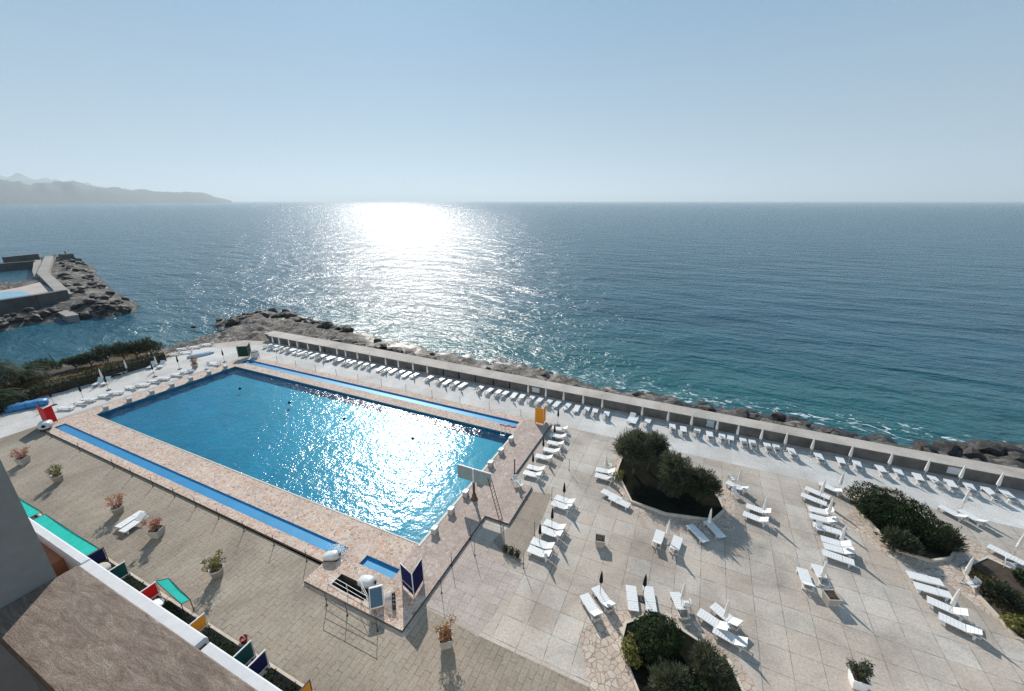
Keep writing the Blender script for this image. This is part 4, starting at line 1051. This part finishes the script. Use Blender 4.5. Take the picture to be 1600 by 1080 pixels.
# ------------------------------------------------------------------ white hoods, machinery and pit railing
def hood(px, z, rz, label, s=1.0, splash=None):
    q = P(*px, z)
    root = tag(empty('fibreglass_hood', (q[0], q[1], z), R(rz)), label, 'hood', 'white fibreglass hoods by the near channel'); root.scale = (s, s, s)
    rings = []
    for k in range(11):
        t_ = -1 + 2*k/10; w = 0.50*max(0.05, (1 - abs(t_)**3.2))**0.45; hh = (0.50 + 0.10*t_)*max(0.04, (1 - abs(t_)**3.5))**0.5
        ring = []
        for j in range(11):
            a = math.pi*j/10; c_, s2 = math.cos(a), math.sin(a)
            ring.append((0.82*t_, w*math.copysign(abs(c_)**0.65, c_), 0.24 + hh*abs(s2)**0.65))
        rings.append(ring)
    mb = MB(); mb.loft(rings, smooth=True); mb.build('shell', M['fibreglass'], root)
    mb = MB(); mb.bbox(-0.66, 0.60, -0.36, 0.36, 0, 0.235, 0.02); mb.box(0.35, 0.62, -0.2, 0.2, 0.235, 0.3); mb.build('base', M['dark_metal'], root)
    mb = MB(); mb.lathe([(0.13, 0), (0.15, 0.04), (0.10, 0.05)], 10, m=Matrix.Translation((0.80, 0, 0.52)) @ Matrix.Rotation(R(90), 4, 'Y')); mb.build('nozzle', M['black_canvas'], root)
    return root
hood((519, 873), DZ, 28, 'white fibreglass hood spraying water at the end of the near channel', 0.78)
hood((574, 914), DZ, 10, 'white fibreglass hood with dark fittings above the machinery pit', 0.85)
hood((73, 669), DZ, -25, 'white fibreglass hood beside the red screen at the left', 1.25)
rng = random.Random(8); mb = MB(); q = P(529, 863, DZ)
for i in range(900):
    a = rng.random()*6.28; r = abs(rng.gauss(0, 0.5)); h = max(-0.05, 0.75*rng.random()*(1.1 - r))
    leaf_cloud(mb, (q[0] + 0.15 + r*math.cos(a)*1.3, q[1] + r*math.sin(a)*0.8, DZ + h), (0.02, 0.02, 0.04), 1, 0.035, rng, 0.1)
for i in range(260):
    leaf_cloud(mb, (q[0] + rng.gauss(0.25, 0.6), NC[2] + rng.random()*(NC[3]-NC[2]), DZ - 0.08), (0.03, 0.03, 0.005), 1, 0.06, rng, 0.1)
kind(mb.build('water_splash', plain('splash', (0.85, 0.88, 0.90), 0.3, 0.03)), 'stuff')
# ribbed cooler box and pipes
a = P(590, 950, DZ); root = tag(empty('cooling_unit', (a[0], a[1], DZ), R(42)), 'blue ribbed cooling unit leaning beside the machinery pit', 'machine'); root.scale = (0.8, 0.8, 0.8)
m = Matrix.Translation((0, -0.1, 0.22)) @ Matrix.Rotation(R(-38), 4, 'X')
mb = MB(); mb.bbox(-0.55, 0.55, -0.25, 0.25, 0.0, 1.55, 0.03, m); mb.build('casing', M['pale_metal'], root)
mb = MB(); mb.box(-0.47, 0.47, -0.262, -0.252, 0.08, 1.47, m)
for k in range(8): mb.box(-0.47, 0.47, -0.30, -0.263, 0.12 + k*0.17, 0.15 + k*0.17, m)
mb.build('ribbed_front', M['glass_blue'], root)
mb = MB(); rng = random.Random(77)
for k in range(6):
    x = 0.64 + 0.10*k; mb.tube([(x, -0.3, 0.02), (x, -0.2, 0.45 + 0.06*k), (x + 0.03, 0.5, 0.75 + 0.05*k), (x, 0.9, 0.4), (x + 0.05, 1.0, 0.02)], 0.026, 6)
mb.build('pipes', M['pale_metal'], root)
mb = MB()
for k in range(4): mb.lathe([(0.13, 0), (0.15, 0.1), (0.15, 0.45), (0.08, 0.52)], 9, (1.32, 0.36*k - 0.5, 0))
mb.build('pumps', M['dark_metal'], root)

def railing(name, label, pts, h, frame, wires=2, r=0.022, z=0.0, px=True, wr=0.004, lean=0.0):
    q = [P(*p, z) if px else p for p in pts]
    root = tag(empty('railing', (q[0][0], q[0][1], z)), label, 'railing', 'railings around the pool deck')
    o0 = Vector((q[0][0], q[0][1], 0)); L = [Vector((p[0], p[1], 0)) - o0 for p in q]
    for p in L:
        mb = MB(); mb.tube([p, p + Vector((lean, 0, h))], r, 6); mb.lathe([(r*3, 0), (r*3, 0.03), (r*1.2, 0.05)], 7, tuple(p)); mb.build('post', frame, root)
    for k in range(wires):
        zz = h*(1 - 0.45*k) - 0.02; pts_ = []
        for i in range(len(L)-1):
            for j in range(6):
                t_ = j/6; pts_.append(L[i].lerp(L[i+1], t_) + Vector((0, 0, zz - (0.10 if wr < 0.01 else 0.0)*math.sin(math.pi*t_))))
        pts_.append(L[-1] + Vector((0, 0, zz)))
        mb = MB(); mb.tube(pts_, wr, 5); mb.build('rail', frame, root)
    return root
railing('r', 'thin dark railing of posts and wires along the near deck edge', [(-65, 15.35), (-58.4, 15.35), (-51.5, 15.35), (-48.1, 15.35), (-44.5, 15.35), (-41, 15.35), (-37.8, 15.35), (-34.5, 15.3), (-31.2, 15.3), (-27.6, 15.3), (-24, 15.3)], 1.1, M['dark_metal'], 1, 0.026, px=False, lean=0.06)
railing('r', 'thin dark railing of posts and wires along the seaward deck edge', [(-67 + 4.45*k, 42.1) for k in range(12)], 1.1, M['dark_metal'], 1, 0.026, px=False)
railing('r', 'dark tubular railing in front of the machinery platform', [(511, 946), (543, 962), (590, 986)], 1.15, M['dark_metal'], 2, 0.025, wr=0.02)
railing('r', 'white tubular railing along the machinery pit', [(513, 912), (544, 930), (578, 950)], 1.0, M['pale_metal'], 3, 0.022, z=DZ, wr=0.018)
railing('r', 'short white tubular railing across the end of the machinery pit', [(578, 950), (566, 925)], 1.0, M['pale_metal'], 2, 0.022, z=DZ, wr=0.018)
railing('r', 'thin railing beside the navy screen on the pink deck', [(690, 927), (706, 884), (735, 843)], 1.25, M['dark_metal'], 2, 0.022)
railing('r', 'rope barrier on posts left of the loungers by the pool end', [(742, 868), (818, 888), (835, 836), (862, 781), (889, 735)], 1.35, M['dark_metal'], 2, 0.022)
def pot_small(px, label, s):
    q = P(*px); mb = MB(); leaf_cloud(mb, (0, 0, 0.35*s), (0.3*s, 0.3*s, 0.35*s), 140, 0.07, random.Random(int(px[0])), 0.3)
    root = tag(empty('potted_plant', (q[0], q[1], 0)), label, 'plant', 'small dark potted plants'); mb.build('foliage', M['foliage_deep'], root)
    mb = MB(); mb.lathe([(0.12, 0), (0.18, 0.2), (0.2, 0.22)], 9); mb.build('pot', M['dark_metal'], root)
pot_small((790, 862), 'small dark potted plant, left of three by the rope barrier', 1.0)
pot_small((799, 866), 'small dark potted plant, middle of three by the rope barrier', 1.15)
pot_small((808, 870), 'small dark potted plant, right of three by the rope barrier', 1.0)

# ------------------------------------------------------------------ strip at the foot of the hotel
paved('hotel_strip', [(-80, 5.0), (40, 5.0), (40, 9.0), (-80, 9.0)], M['asphalt_dark'], 0.004)
mb = MB(); mb.bbox(-80, 40, 9.02, 9.2, 0.001, 0.16, 0.02); tag(mb.build('kerb', M['kerb']), 'pale kerb between the brown pavers and the hotel strip', 'kerb')
def divider(u, mat, label, h=1.3, v0=7.3, v1=9.05, frame='white_plastic'):
    root = tag(empty('divider_screen', (u, v1, 0.17)), label, 'screen', 'coloured divider screens below the hotel')
    l = v1 - v0
    mb = MB(); mb.box(-0.02, 0.02, -l + 0.05, -0.05, 0.22, h - 0.05); mb.build('panel', M[mat], root)
    mb = MB(); mb.box(-0.03, 0.03, -l, 0.03, h - 0.05, h); mb.box(-0.03, 0.03, -l, 0.03, 0.15, 0.2); mb.box(-0.026, 0.026, -l + 0.01, -l + 0.04, 0.19, h - 0.04); mb.box(-0.026, 0.026, -0.02, 0.02, 0.19, h - 0.04); mb.build('frame', M[frame], root)
    for y in (-l + 0.02, 0.0):
        mb = MB(); mb.tube([(0, y, -0.16), (0, y, h - 0.05)], 0.028, 6); mb.build('post', M['dark_metal'], root)
divider(-34.4, 'green_panel', 'dark green divider screen under the balcony, left of the red one')
divider(-30.6, 'red_panel', 'red divider screen under the balcony, beside a teal awning', 1.2)
divider(-25.3, 'orange_panel', 'orange divider screen under the balcony, midway along the white ledge', 1.15)
divider(-20.8, 'green_panel', 'green divider screen under the balcony, left of the navy one', 1.4)
divider(-19.6, 'navy_panel', 'navy divider screen under the balcony, right of the green one', 1.35)
divider(-16.1, 'orange_panel', 'yellow divider screen cut by the bottom edge', 1.2, frame='dark_metal')
for i, (x0, x1, lab) in enumerate([(-40.3, -35.0, 'dark trough planter left of the dark green divider'), (-34.0, -31.0, 'dark trough planter between the dark green and red dividers'), (-29.2, -25.7, 'dark trough planter between the teal awning and orange divider'),
                              (-24.9, -21.2, 'dark trough planter between the orange and green dividers'), (-19.2, -16.4, 'dark trough planter between the navy and yellow dividers')]):
    root = tag(empty('trough_planter', ((x0+x1)/2, 8.62, 0.004)), lab, 'planter', 'dark trough planters below the hotel'); l = (x1-x0)/2
    mb = MB(); mb.bbox(-l, l, -0.55, 0.32, 0, 0.5, 0.02); mb.build('trough', M['black_metal'], root)
    mb = MB(); rng = random.Random(i)
    for k in range(int(l*60)): leaf_cloud(mb, (rng.uniform(-l, l), rng.uniform(-0.5, 0.28), 0.58), (0.1, 0.1, 0.10), 5, 0.055, rng, 0.2)
    mb.build('foliage', M['foliage_deep'], root)
# teal awning on the left and the small teal awning by the red divider
def awning(name, pts, z, label, drop=0.0):
    root = tag(empty('awning', (pts[0][0], pts[0][1], 0.0)), label, 'awning', 'teal awnings below the hotel')
    ox, oy = pts[0]; n = 8; vs = []; fs = []
    for i in range(n + 1):
        t_ = i/n; sag = -0.05*math.sin(math.pi*t_)
        for (a, b) in ((0, 1), (3, 2)):
            vs.append((pts[a][0] + (pts[b][0]-pts[a][0])*t_ - ox, pts[a][1] + (pts[b][1]-pts[a][1])*t_ - oy, z + sag + (drop if a == 0 else 0)))
    k = len(vs); vs += [(x, y, zz - 0.012) for x, y, zz in vs]
    for i in range(n):
        a = i*2; fs += [(a, a+2, a+3, a+1), (k+a+1, k+a+3, k+a+2, k+a)]
    mb = MB(); mb.add(vs, fs, True); mb.build('canvas', M['teal_canvas'], root)
    mb = MB()
    for a in range(4):
        b = (a+1) % 4; dz = [drop, drop, 0, 0]
        mb.tube([(pts[a][0]-ox, pts[a][1]-oy, z + dz[a]), (pts[b][0]-ox, pts[b][1]-oy, z + dz[b])], 0.025, 6)
    mb.build('frame', M['dark_metal'], root)
    for p in pts: 
        mb = MB(); mb.tube([(p[0]-ox, p[1]-oy, 0.02), (p[0]-ox, p[1]-oy, z)], 0.025, 6); mb.build('post', M['dark_metal'], root)
    return root
c0, c1 = P(141, 838, 1.3), P(30, 776, 1.3)
awning('a', [(-37.6, 8.9), (-46.2, 8.9), (-46.2, 7.2), (-37.6, 7.2)], 1.35, 'long teal awning at the left under the balcony, nearer part')
awning('a', [(-46.9, 8.9), (-55, 8.9), (-55, 7.2), (-46.9, 7.2)], 1.3, 'teal awning farther left, mostly hidden by the grey wall')
divider(-37.35, 'navy_panel', 'dark navy divider screen closing the end of the long teal awning', 1.3, frame='dark_metal')
s0 = [P(257, 906, 1.0), P(297, 937, 1.0), P(286, 943, 1.0), P(262, 918, 1.0)]
awning('a', [P(264, 904, 1.1), P(297, 937, 1.1), P(283, 944, 1.1), P(243, 908, 1.1)], 1.1, 'small teal awning jutting over the pavers beside the red divider', 0.0)
q = P(265, 934, 0.5); 
root = tag(empty('garden_table', (q[0], 8.3, 0.005)), 'white table beneath the small teal awning', 'table')
mb = MB(); mb.lathe([(0.45, 0.70), (0.47, 0.72), (0.45, 0.75)], 14); mb.build('table_top', M['white_plastic'], root)
mb = MB(); mb.tube([(0, 0, 0), (0, 0, 0.71)], 0.04, 7); mb.lathe([(0.28, 0), (0.28, 0.04), (0.06, 0.08)], 10); mb.build('pedestal', M['white_plastic'], root)
mb = MB(); mb.lathe([(0.62, 0), (0.72, 0.45), (0.68, 0.72), (0.5, 0.8)], 14); tag(mb.build('covered_table', M['concrete'], loc=(-36.3, 8.1, 0.005)), 'grey covered round table right of the long teal awning', 'table')

# ------------------------------------------------------------------ the hotel with the balcony the picture is taken from
hotel = tag(empty('hotel_building', (0, 0, 0)), 'grey and white hotel with balcony in the near left corner', 'building')
CZ = H - 1.0                       # top of the capping board
UW = -1.535                        # divider wall plane
mb = MB(); e0 = P(129, 886, CZ); e1 = P(400, 1075, CZ); ek = (e1[1]-e0[1])/(e1[0]-e0[0])
cap = [(UW + 0.003, 0.128), (6.0, 0.128), (6.0, max(0.2, e0[1] + ek*(1.2-e0[0]))), (1.2, max(0.2, e0[1] + ek*(1.2-e0[0]))), (UW + 0.003, e0[1])]
mb.loft([[(x, y, CZ - 0.05) for x, y in cap], [(x, y, CZ - 0.006) for x, y in cap], [(x*0.9995, 0.165 + (y-0.165)*0.97, CZ) for x, y in cap]])
par = MB(); par.box(UW + 0.003, 6.0, 0.150, 0.19, CZ - 1.05, CZ - 0.052)
parapet = par.build('parapet', M['grey_render'], hotel)
t = NT('weathered_board')
pp = t.pos(scale=(2.0, 9.0, 5.0), rot=R(-32))
w1 = t.noise(pp, 7.0, 9, 0.78, 0.9); w2 = t.noise(t.pos(scale=(1, 1.6, 1), rot=R(20)), 9.0, 6, 0.7, 0.6); w3 = t.noise(t.pos(scale=(1, 4, 1), rot=R(-32)), 130.0, 4, 0.75)
cc = t.ramp(w1, (0.28, (0.100, 0.070, 0.052)), (0.45, (0.195, 0.150, 0.118)), (0.58, (0.265, 0.215, 0.176)), (0.70, (0.42, 0.365, 0.315)))
cc = t.mix(cc, t.ramp(w2, (0.35, (0.75, 0.72, 0.74)), (0.65, (1.12, 1.10, 1.08))), 0.8, 'MULTIPLY')
cc = t.mix(cc, t.ramp(w3, (0.38, (0.55,)*3), (0.60, (1.14,)*3)), 0.8, 'MULTIPLY')
t.set('Base Color', cc).set('Roughness', 0.75); t.b.inputs['Specular IOR Level'].default_value = 0.3
t.bump(t.math('ADD', w1, t.math('MULTIPLY', w3, 0.5)), 0.5, 0.006)
mb.build('capping', t.m, parapet)
mb = MB(); mb.box(UW - 0.25, UW, -2.0, 0.267, CZ - 1.05, H + 2.4); mb.build('divider_wall', M['grey_render'], hotel)
mb = MB(); mb.box(-9, 6, -2.4, 0.30, CZ - 1.35, CZ - 1.052); mb.build('balcony_floor', M['terracotta'], hotel)
mb = MB(); mb.box(-60, 40, -14, -2.0, 0.01, H + 3); mb.build('facade', M['white_render'], hotel)
LZ = H - 3.9                       # ledge of the balcony one floor down
led = MB()
led.bbox(-3.72, 6.0, 0.45, 1.305, LZ - 1.0, LZ, 0.015)
led.bbox(-5.95, -3.78, 0.45, 1.32, LZ - 1.0, LZ + 0.002, 0.015)
led.bbox(-13, -5.951, 1.222, 1.32, LZ - 1.0, LZ + 0.002, 0.015)
lg = led.build('lower_ledge', M['ledge_white'], hotel)
mb = MB(); mb.box(-3.779, -3.721, 0.45, 1.29, LZ - 1.0, LZ - 0.05); mb.build('joint', M['asphalt_dark'], lg)
mb = MB(); mb.box(-13, -6.42, -1.9, 1.221, LZ - 0.62, LZ - 0.10); mb.build('lower_floor', M['terracotta'], hotel)
mb = MB(); mb.box(-6.419, -5.952, -1.9, 1.221, LZ - 0.62, LZ - 0.30); mb.build('lower_trough', M['soil'], hotel)
# ------------------------------------------------------------------ coast: boulders, breakwater, hills
def boulder_proto(seed, name='boulder'):
    import bmesh
    bm = bmesh.new(); bmesh.ops.create_icosphere(bm, subdivisions=2, radius=1.0)
    for v in bm.verts:
        d = v.co.normalized(); k = 0.85 + 0.35*noise.noise((d.x*1.3 + seed*7, d.y*1.3, d.z*1.3)) + 0.14*noise.noise((d.x*3.5, d.y*3.5 + seed*3, d.z*3.5))
        v.co = Vector((d.x*1.25, d.y*0.95, d.z*0.75)) * k
        for ax in range(3):
            lim = 0.62 + 0.2*((seed*13 + ax*7) % 5)/5
            v.co[ax] = max(-lim, min(lim, v.co[ax]))
    me = bpy.data.meshes.new(name); bm.to_mesh(me); bm.free(); me.materials.append(M['boulder'])
    o = bpy.data.objects.new(name, me); col.objects.link(o); return o
t = NT('boulder')
p = t.pos(); gz = t.node('ShaderNodeSeparateXYZ'); t.l.new(p, gz.inputs[0])
oi = t.node('ShaderNodeObjectInfo')
n1 = t.noise(p, 1.4, 6, 0.7, 0.5)
c = t.ramp(n1, (0.3, (0.012, 0.011, 0.010)), (0.52, (0.036, 0.031, 0.027)), (0.75, (0.14, 0.122, 0.104)))
c = t.mix(c, t.ramp(oi.outputs['Random'], (0.0, (0.55, 0.5, 0.5)), (0.8, (1.0, 0.95, 0.9)), (1.0, (1.5, 1.05, 0.85))), 1.0, 'MULTIPLY')
t.set('Base Color', c).set('Roughness', 0.75); t.bump(n1, 0.8, 0.12)
M['boulder'] = t.m
BO = [boulder_proto(k) for k in range(5)]
rb = random.Random(23)
def boulder(x, y, z, s, label, group):
    o = inst(BO[rb.randrange(5)], (x, y, z), rb.random()*6.28)
    o.scale = (s*rb.uniform(0.8, 1.25), s*rb.uniform(0.8, 1.2), s*rb.uniform(0.6, 0.95)); o.rotation_euler = (rb.uniform(-.3, .3), rb.uniform(-.3, .3), rb.random()*6.28)
    return tag(o, label, 'boulder', group)
def walk_y(x):
    for i in range(len(wk)-1):
        if wk[i][0] <= x <= wk[i+1][0]: return wk[i][1] + (wk[i+1][1]-wk[i][1])*(x-wk[i][0])/(wk[i+1][0]-wk[i][0])
    return 52
SIZES = [('small', 0.5), ('middling', 0.8), ('large', 1.15)]
for i, (u, dark) in enumerate(row):
    k = ordn(len(row) - i)
    for w, s in SIZES:
        x = u + rb.uniform(-1.3, 1.3); y = walk_y(min(60, x)) + rb.uniform(1.0, 4.4) + s*0.8 + (2.6 if x < -40 else 0)*rb.random()
        boulder(x, y, SEA + 0.6 + 1.1*rb.random(), s*rb.uniform(0.85, 1.15), f'{w} dark boulder seaward of the walkway, level with the {k} sea-wall parasol from the right', 'dark boulders along the seaward side of the walkway')
for px, s, lab in [((590, 533), 2.0, 'big black boulder in the glitter left of the walkway middle'), ((640, 551), 2.2, 'big black double boulder standing in the glitter beside the walkway'), ((685, 560), 1.5, 'round black boulder beside the walkway in the glitter, left of a pair'),
                   ((705, 566), 1.5, 'round black boulder beside the walkway in the glitter, right of a pair'), ((785, 575), 1.8, 'long black boulder at the right edge of the glitter'), ((851, 588), 2.3, 'big dark boulder cluster rock by the breaking foam'), ((877, 594), 1.7, 'pointed dark boulder right of the big cluster rock'),
                   ((945, 613), 1.9, 'long flat dark boulder beside the walkway, first past the pointed one'), ((995, 619), 2.1, 'long flat dark boulder beside the walkway, second past the pointed one'), ((1055, 631), 2.0, 'dark boulder below the walkway above the leftmost trees'),
                   ((1105, 640), 2.2, 'dark rounded boulder below the walkway right of the trees'), ((1160, 651), 2.6, 'large pale-topped boulder with a wet side below the walkway'), ((1180, 655), 2.0, 'large dark boulder touching the pale-topped one'), ((1218, 650), 1.7, 'dark mound boulder standing alone in the foam'),
                   ((1250, 665), 2.0, 'flat dark boulder below the walkway before the reddish outcrop'), ((1300, 676), 1.7, 'last small dark boulder before the reddish outcrop'), ((302, 510), 1.0, 'lone small dark rock poking out of the sea off the headland'),
                   ((1450, 702), 2.0, 'reddish brown rock at the left of the right-hand outcrop'), ((1475, 701), 2.4, 'dark cleft rock in the right-hand outcrop'), ((1500, 700), 2.2, 'reddish peaked rock in the right-hand outcrop'), ((1520, 712), 2.4, 'black wet rock at the foot of the reddish peak'),
                   ((1550, 704), 2.4, 'grey flat ledge rock at the right edge outcrop'), ((1575, 706), 2.6, 'broad grey slab rock cut through the right edge outcrop'), ((1590, 718), 2.2, 'black rock nearest the right edge of the picture')]:
    q = P(*px, SEA + 0.9); boulder(q[0], q[1], SEA + 0.85, s*0.62, lab, 'large shore rocks')
# headland boulders
for i in range(46):
    t_ = i/45; q = P(350 + 190*t_ + rb.uniform(-8, 8), 503 - 12*math.sin(math.pi*min(1, t_*1.3)) + 22*max(0, t_-0.45) + rb.uniform(-2, 5), SEA + 0.8)
    boulder(q[0], q[1], SEA + 0.9 + 0.5*rb.random(), rb.uniform(0.9, 1.9), f'dark rock on the headland beyond the wall end, {ordn(i+1)} from the left', 'dark rocks on the headland')

# far breakwater
BW = [P(x, y, SEA) for x, y in ((-160, 560), (-60, 530), (0, 517), (45, 507), (110, 499), (165, 497), (205, 489), (214, 479), (188, 466), (165, 452), (150, 436), (136, 416), (112, 404), (62, 405), (60, 420), (64, 446), (30, 450), (-160, 462))]
LIDO = [P(*p, 0.3) for p in ((-80, 466), (30, 447), (64, 439), (106, 467), (78, 475), (0, 488), (-80, 502))]
def f_bw(x, y):
    if inside((x, y), LIDO): return -0.4
    h, d = shore_h(x, y, BW + BW[:1], BW)
    return h + (0.9*noise.noise((x*0.13, y*0.13, 5.0)) + 0.5 if d > 0 else 0) + (0.6*(1 - math.exp(-d/10)) if d > 0 else 0)
t = NT('breakwater_rock'); p = t.pos(); n1 = t.noise(p, 0.32, 7, 0.75, 1.0)
t.set('Base Color', t.ramp(n1, (0.42, (0.03, 0.027, 0.025)), (0.52, (0.13, 0.115, 0.10)), (0.62, (0.29, 0.265, 0.225)))).set('Roughness', 0.9); t.bump(n1, 1.0, 1.2)
kind(heightfield('breakwater_ground', -330, -128, 18, 118, 1.8, f_bw, t.m), 'structure')
def wall_run(name, pts, z0, z1, th, mat, label, cat='wall'):
    q = [P(*p, z0) for p in pts]; mb = MB()
    for i in range(len(q)-1):
        a = Vector((*q[i], 0)); b = Vector((*q[i+1], 0)); d = (b-a).normalized(); n = Vector((-d.y, d.x, 0))*th/2
        r = [a-n, b-n, b+n, a+n]
        mb.loft([[(v.x, v.y, SEA-1) for v in r], [(v.x, v.y, z1-0.1) for v in r]])
        r = [a-n*1.15, b-n*1.15, b+n*1.15, a+n*1.15]
        mb.loft([[(v.x, v.y, z1-0.099) for v in r], [(v.x, v.y, z1) for v in r]])
    return tag(mb.build(name, mat), label, cat)
wd = plain('harbour_wall', (0.09, 0.085, 0.08), 0.9, 0.3, 0.3); wp_ = plain('harbour_paving', (0.26, 0.235, 0.21), 0.9, 0.2, 0.1)
wall_run('harbour_wall', [(-60, 502), (0, 490), (60, 480), (108, 471)], -0.3, 2.9, 1.6, wd, 'long dark wall of the far breakwater nearest the hotel')
wall_run('harbour_wall', [(10, 415), (62, 409)], -1.0, 2.6, 1.6, wd, 'dark outer wall of the far harbour against the open sea')
wall_run('harbour_wall', [(-60, 426), (0, 420), (57, 415)], -1.5, 0.6, 1.4, wd, 'low dark quay wall of the far harbour basin')
wall_run('harbour_pier', [(79, 406), (69, 434), (78, 442), (106, 470)], -0.5, 1.3, 2.4, wp_, 'pale paved pier running across the far breakwater', 'pier')
wall_run('harbour_pier', [(61, 412), (60, 430), (64, 440)], -1.5, 0.2, 2.0, wp_, 'lower pale quay beside the far harbour basin', 'pier')
wall_run('slipway', [(92, 484), (114, 495)], -1.2, -0.9, 2.0, wp_, 'sloping pale concrete slipway on the near side of the breakwater', 'slipway')
mb = MB(); mb.sheet(ccw([P(*p, 0.3) for p in ((-80, 468), (30, 449), (62, 441), (104, 467), (78, 474), (0, 486), (-80, 500))]), 0.3)
kind(mb.build('lido_paving', plain('lido_paving', (0.40, 0.34, 0.30), 0.9, 0.15, 0.2)), 'structure')
mb = MB(); mb.sheet(ccw([P(*p, 0.32) for p in ((-80, 474), (0, 457), (34, 455), (48, 460), (20, 469), (-80, 489))]), 0.32)
kind(mb.build('lido_pool', plain('lido_pool', (0.16, 0.34, 0.46), 0.25, 0.1, 0.2)), 'structure')
bwl = BW[2:13]; cnt = 0; sz = [0.7, 0.9, 1.2, 1.5]
while cnt < 130:
    k = rb.randrange(len(bwl)-1); f_ = rb.random(); a, b = bwl[k], bwl[k+1]; d_ = abs(rb.gauss(0, 6.5)) * (0.5 if k < 3 else 1.0)
    x = a[0] + (b[0]-a[0])*f_; y = a[1] + (b[1]-a[1])*f_
    nx, ny = -(b[1]-a[1]), b[0]-a[0]; l = math.hypot(nx, ny); x += nx/l*d_; y += ny/l*d_
    if not inside((x, y), BW): continue
    cnt += 1
    boulder(x, y, f_bw(x, y) + 0.25, sz[cnt % 4]*rb.uniform(0.85, 1.25), 'dark jagged boulder in the rubble heaped round the far breakwater', 'boulders of the far breakwater')
q = P(105, 404, 0.0); mb = MB(); mb.bbox(-2, 2, -2, 2, 0, 2.6, 0.3); mb.lathe([(0.25, 2.5), (0.2, 3.8), (0.05, 4.0)], 8)
tag(mb.build('beacon_hut', wd, loc=(q[0], q[1], -0.5)), 'small dark beacon hut at the sea end of the breakwater', 'hut')
# hills across the bay
def hills(name, prof, D0, D1, depth, mat, seed):
    vs = []; fs = []; n = 120; m = 14
    for i in range(n+1):
        x = prof[0][0] + (prof[-1][0]-prof[0][0])*i/n
        for j in range(len(prof)-1):
            if prof[j][0] <= x <= prof[j+1][0]:
                y = prof[j][1] + (prof[j+1][1]-prof[j][1])*(x-prof[j][0])/(prof[j+1][0]-prof[j][0]); break
        D = D0 + (D1-D0)*i/n
        a = (x-CX)/FPX; c, s = math.cos(TH), math.sin(TH); b = (y-CY)/FPX
        fx, fy = a, c - ((HZ-CY)/FPX)*s; l = math.hypot(fx, fy); up = -(s + b*c)/math.hypot(a, c-b*s)
        ux, uy = (fx*math.cos(AZ)-fy*math.sin(AZ))/l, (fx*math.sin(AZ)+fy*math.cos(AZ))/l
        for k in range(m+1):
            t_ = k/m; d = D + depth*(t_-0.45)
            hh = max(0.0, up*D + H - SEA) * math.sin(math.pi*min(1, t_/0.9))**1.1 if t_ < 0.9 else 0
            hh *= 1 + 0.22*noise.noise((i*0.22, k*0.5, seed)) + 0.08*noise.noise((i*0.7, k*1.5, seed))
            if abs(t_-0.43) < 0.04: hh = max(hh, 0.0)
            vs.append((ux*d, uy*d, SEA - 3 + hh))
    for i in range(n):
        for k in range(m):
            a = i*(m+1)+k; fs.append((a, a+m+1, a+m+2, a+1))
    mb = MB(); mb.add(vs, fs, True); return kind(mb.build(name, mat), 'structure')
t = NT('hill_cover'); p = t.pos(); n1 = t.noise(p, 0.004, 6, 0.7); n2 = t.noise(p, 0.02, 3, 0.8)
hc = t.ramp(n1, (0.35, (0.025, 0.04, 0.045)), (0.65, (0.05, 0.065, 0.07)))
t.set('Base Color', t.mix(hc, (0.35, 0.35, 0.35), t.rng(n2, 0.66, 0.74))).set('Roughness', 0.95)
hills('coast_hills', [(-220, 272), (-60, 281), (0, 283), (60, 287), (95, 286), (122, 284), (150, 291), (200, 295), (240, 299), (318, 301), (338, 307), (362, 313.5)], 6200, 9000, 2600, t.m, 1.0)
hills('far_hills', [(-220, 262), (-40, 270), (0, 272), (40, 276), (90, 281), (130, 287), (200, 296), (260, 304), (300, 313)], 14500, 16000, 5000, t.m, 5.0)
q = P(438, 321.5, SEA); mb = MB(); mb.loft(boat_shape(16, 4.5, 2.2), smooth=True)
o = tag(mb.build('boat', M['dark_metal'], loc=(q[0], q[1], SEA)), 'tiny dark boat far out near the horizon', 'boat')
mb = MB(); mb.bbox(-4, 3, -1.5, 1.5, 2.0, 5.5, 0.4); mb.build('cabin', M['white_render'], o)

# ------------------------------------------------------------------ haze
mb = MB(); HB = 27000
mb.box(-HB, HB, -HB, HB, SEA - 1.0, 520)
hz = mb.build('haze', None)
hm = bpy.data.materials.new('haze'); hm.use_nodes = True
hn = hm.node_tree.nodes; hn.remove(hn['Principled BSDF'])
pv = hn.new('ShaderNodeVolumePrincipled')
pv.inputs['Color'].default_value = (0.80, 0.92, 0.98, 1); pv.inputs['Density'].default_value = 9.0e-5; pv.inputs['Anisotropy'].default_value = 0.2
hm.node_tree.links.new(pv.outputs[0], hn['Material Output'].inputs['Volume'])
hz.data.materials.append(hm); kind(hz, 'stuff')
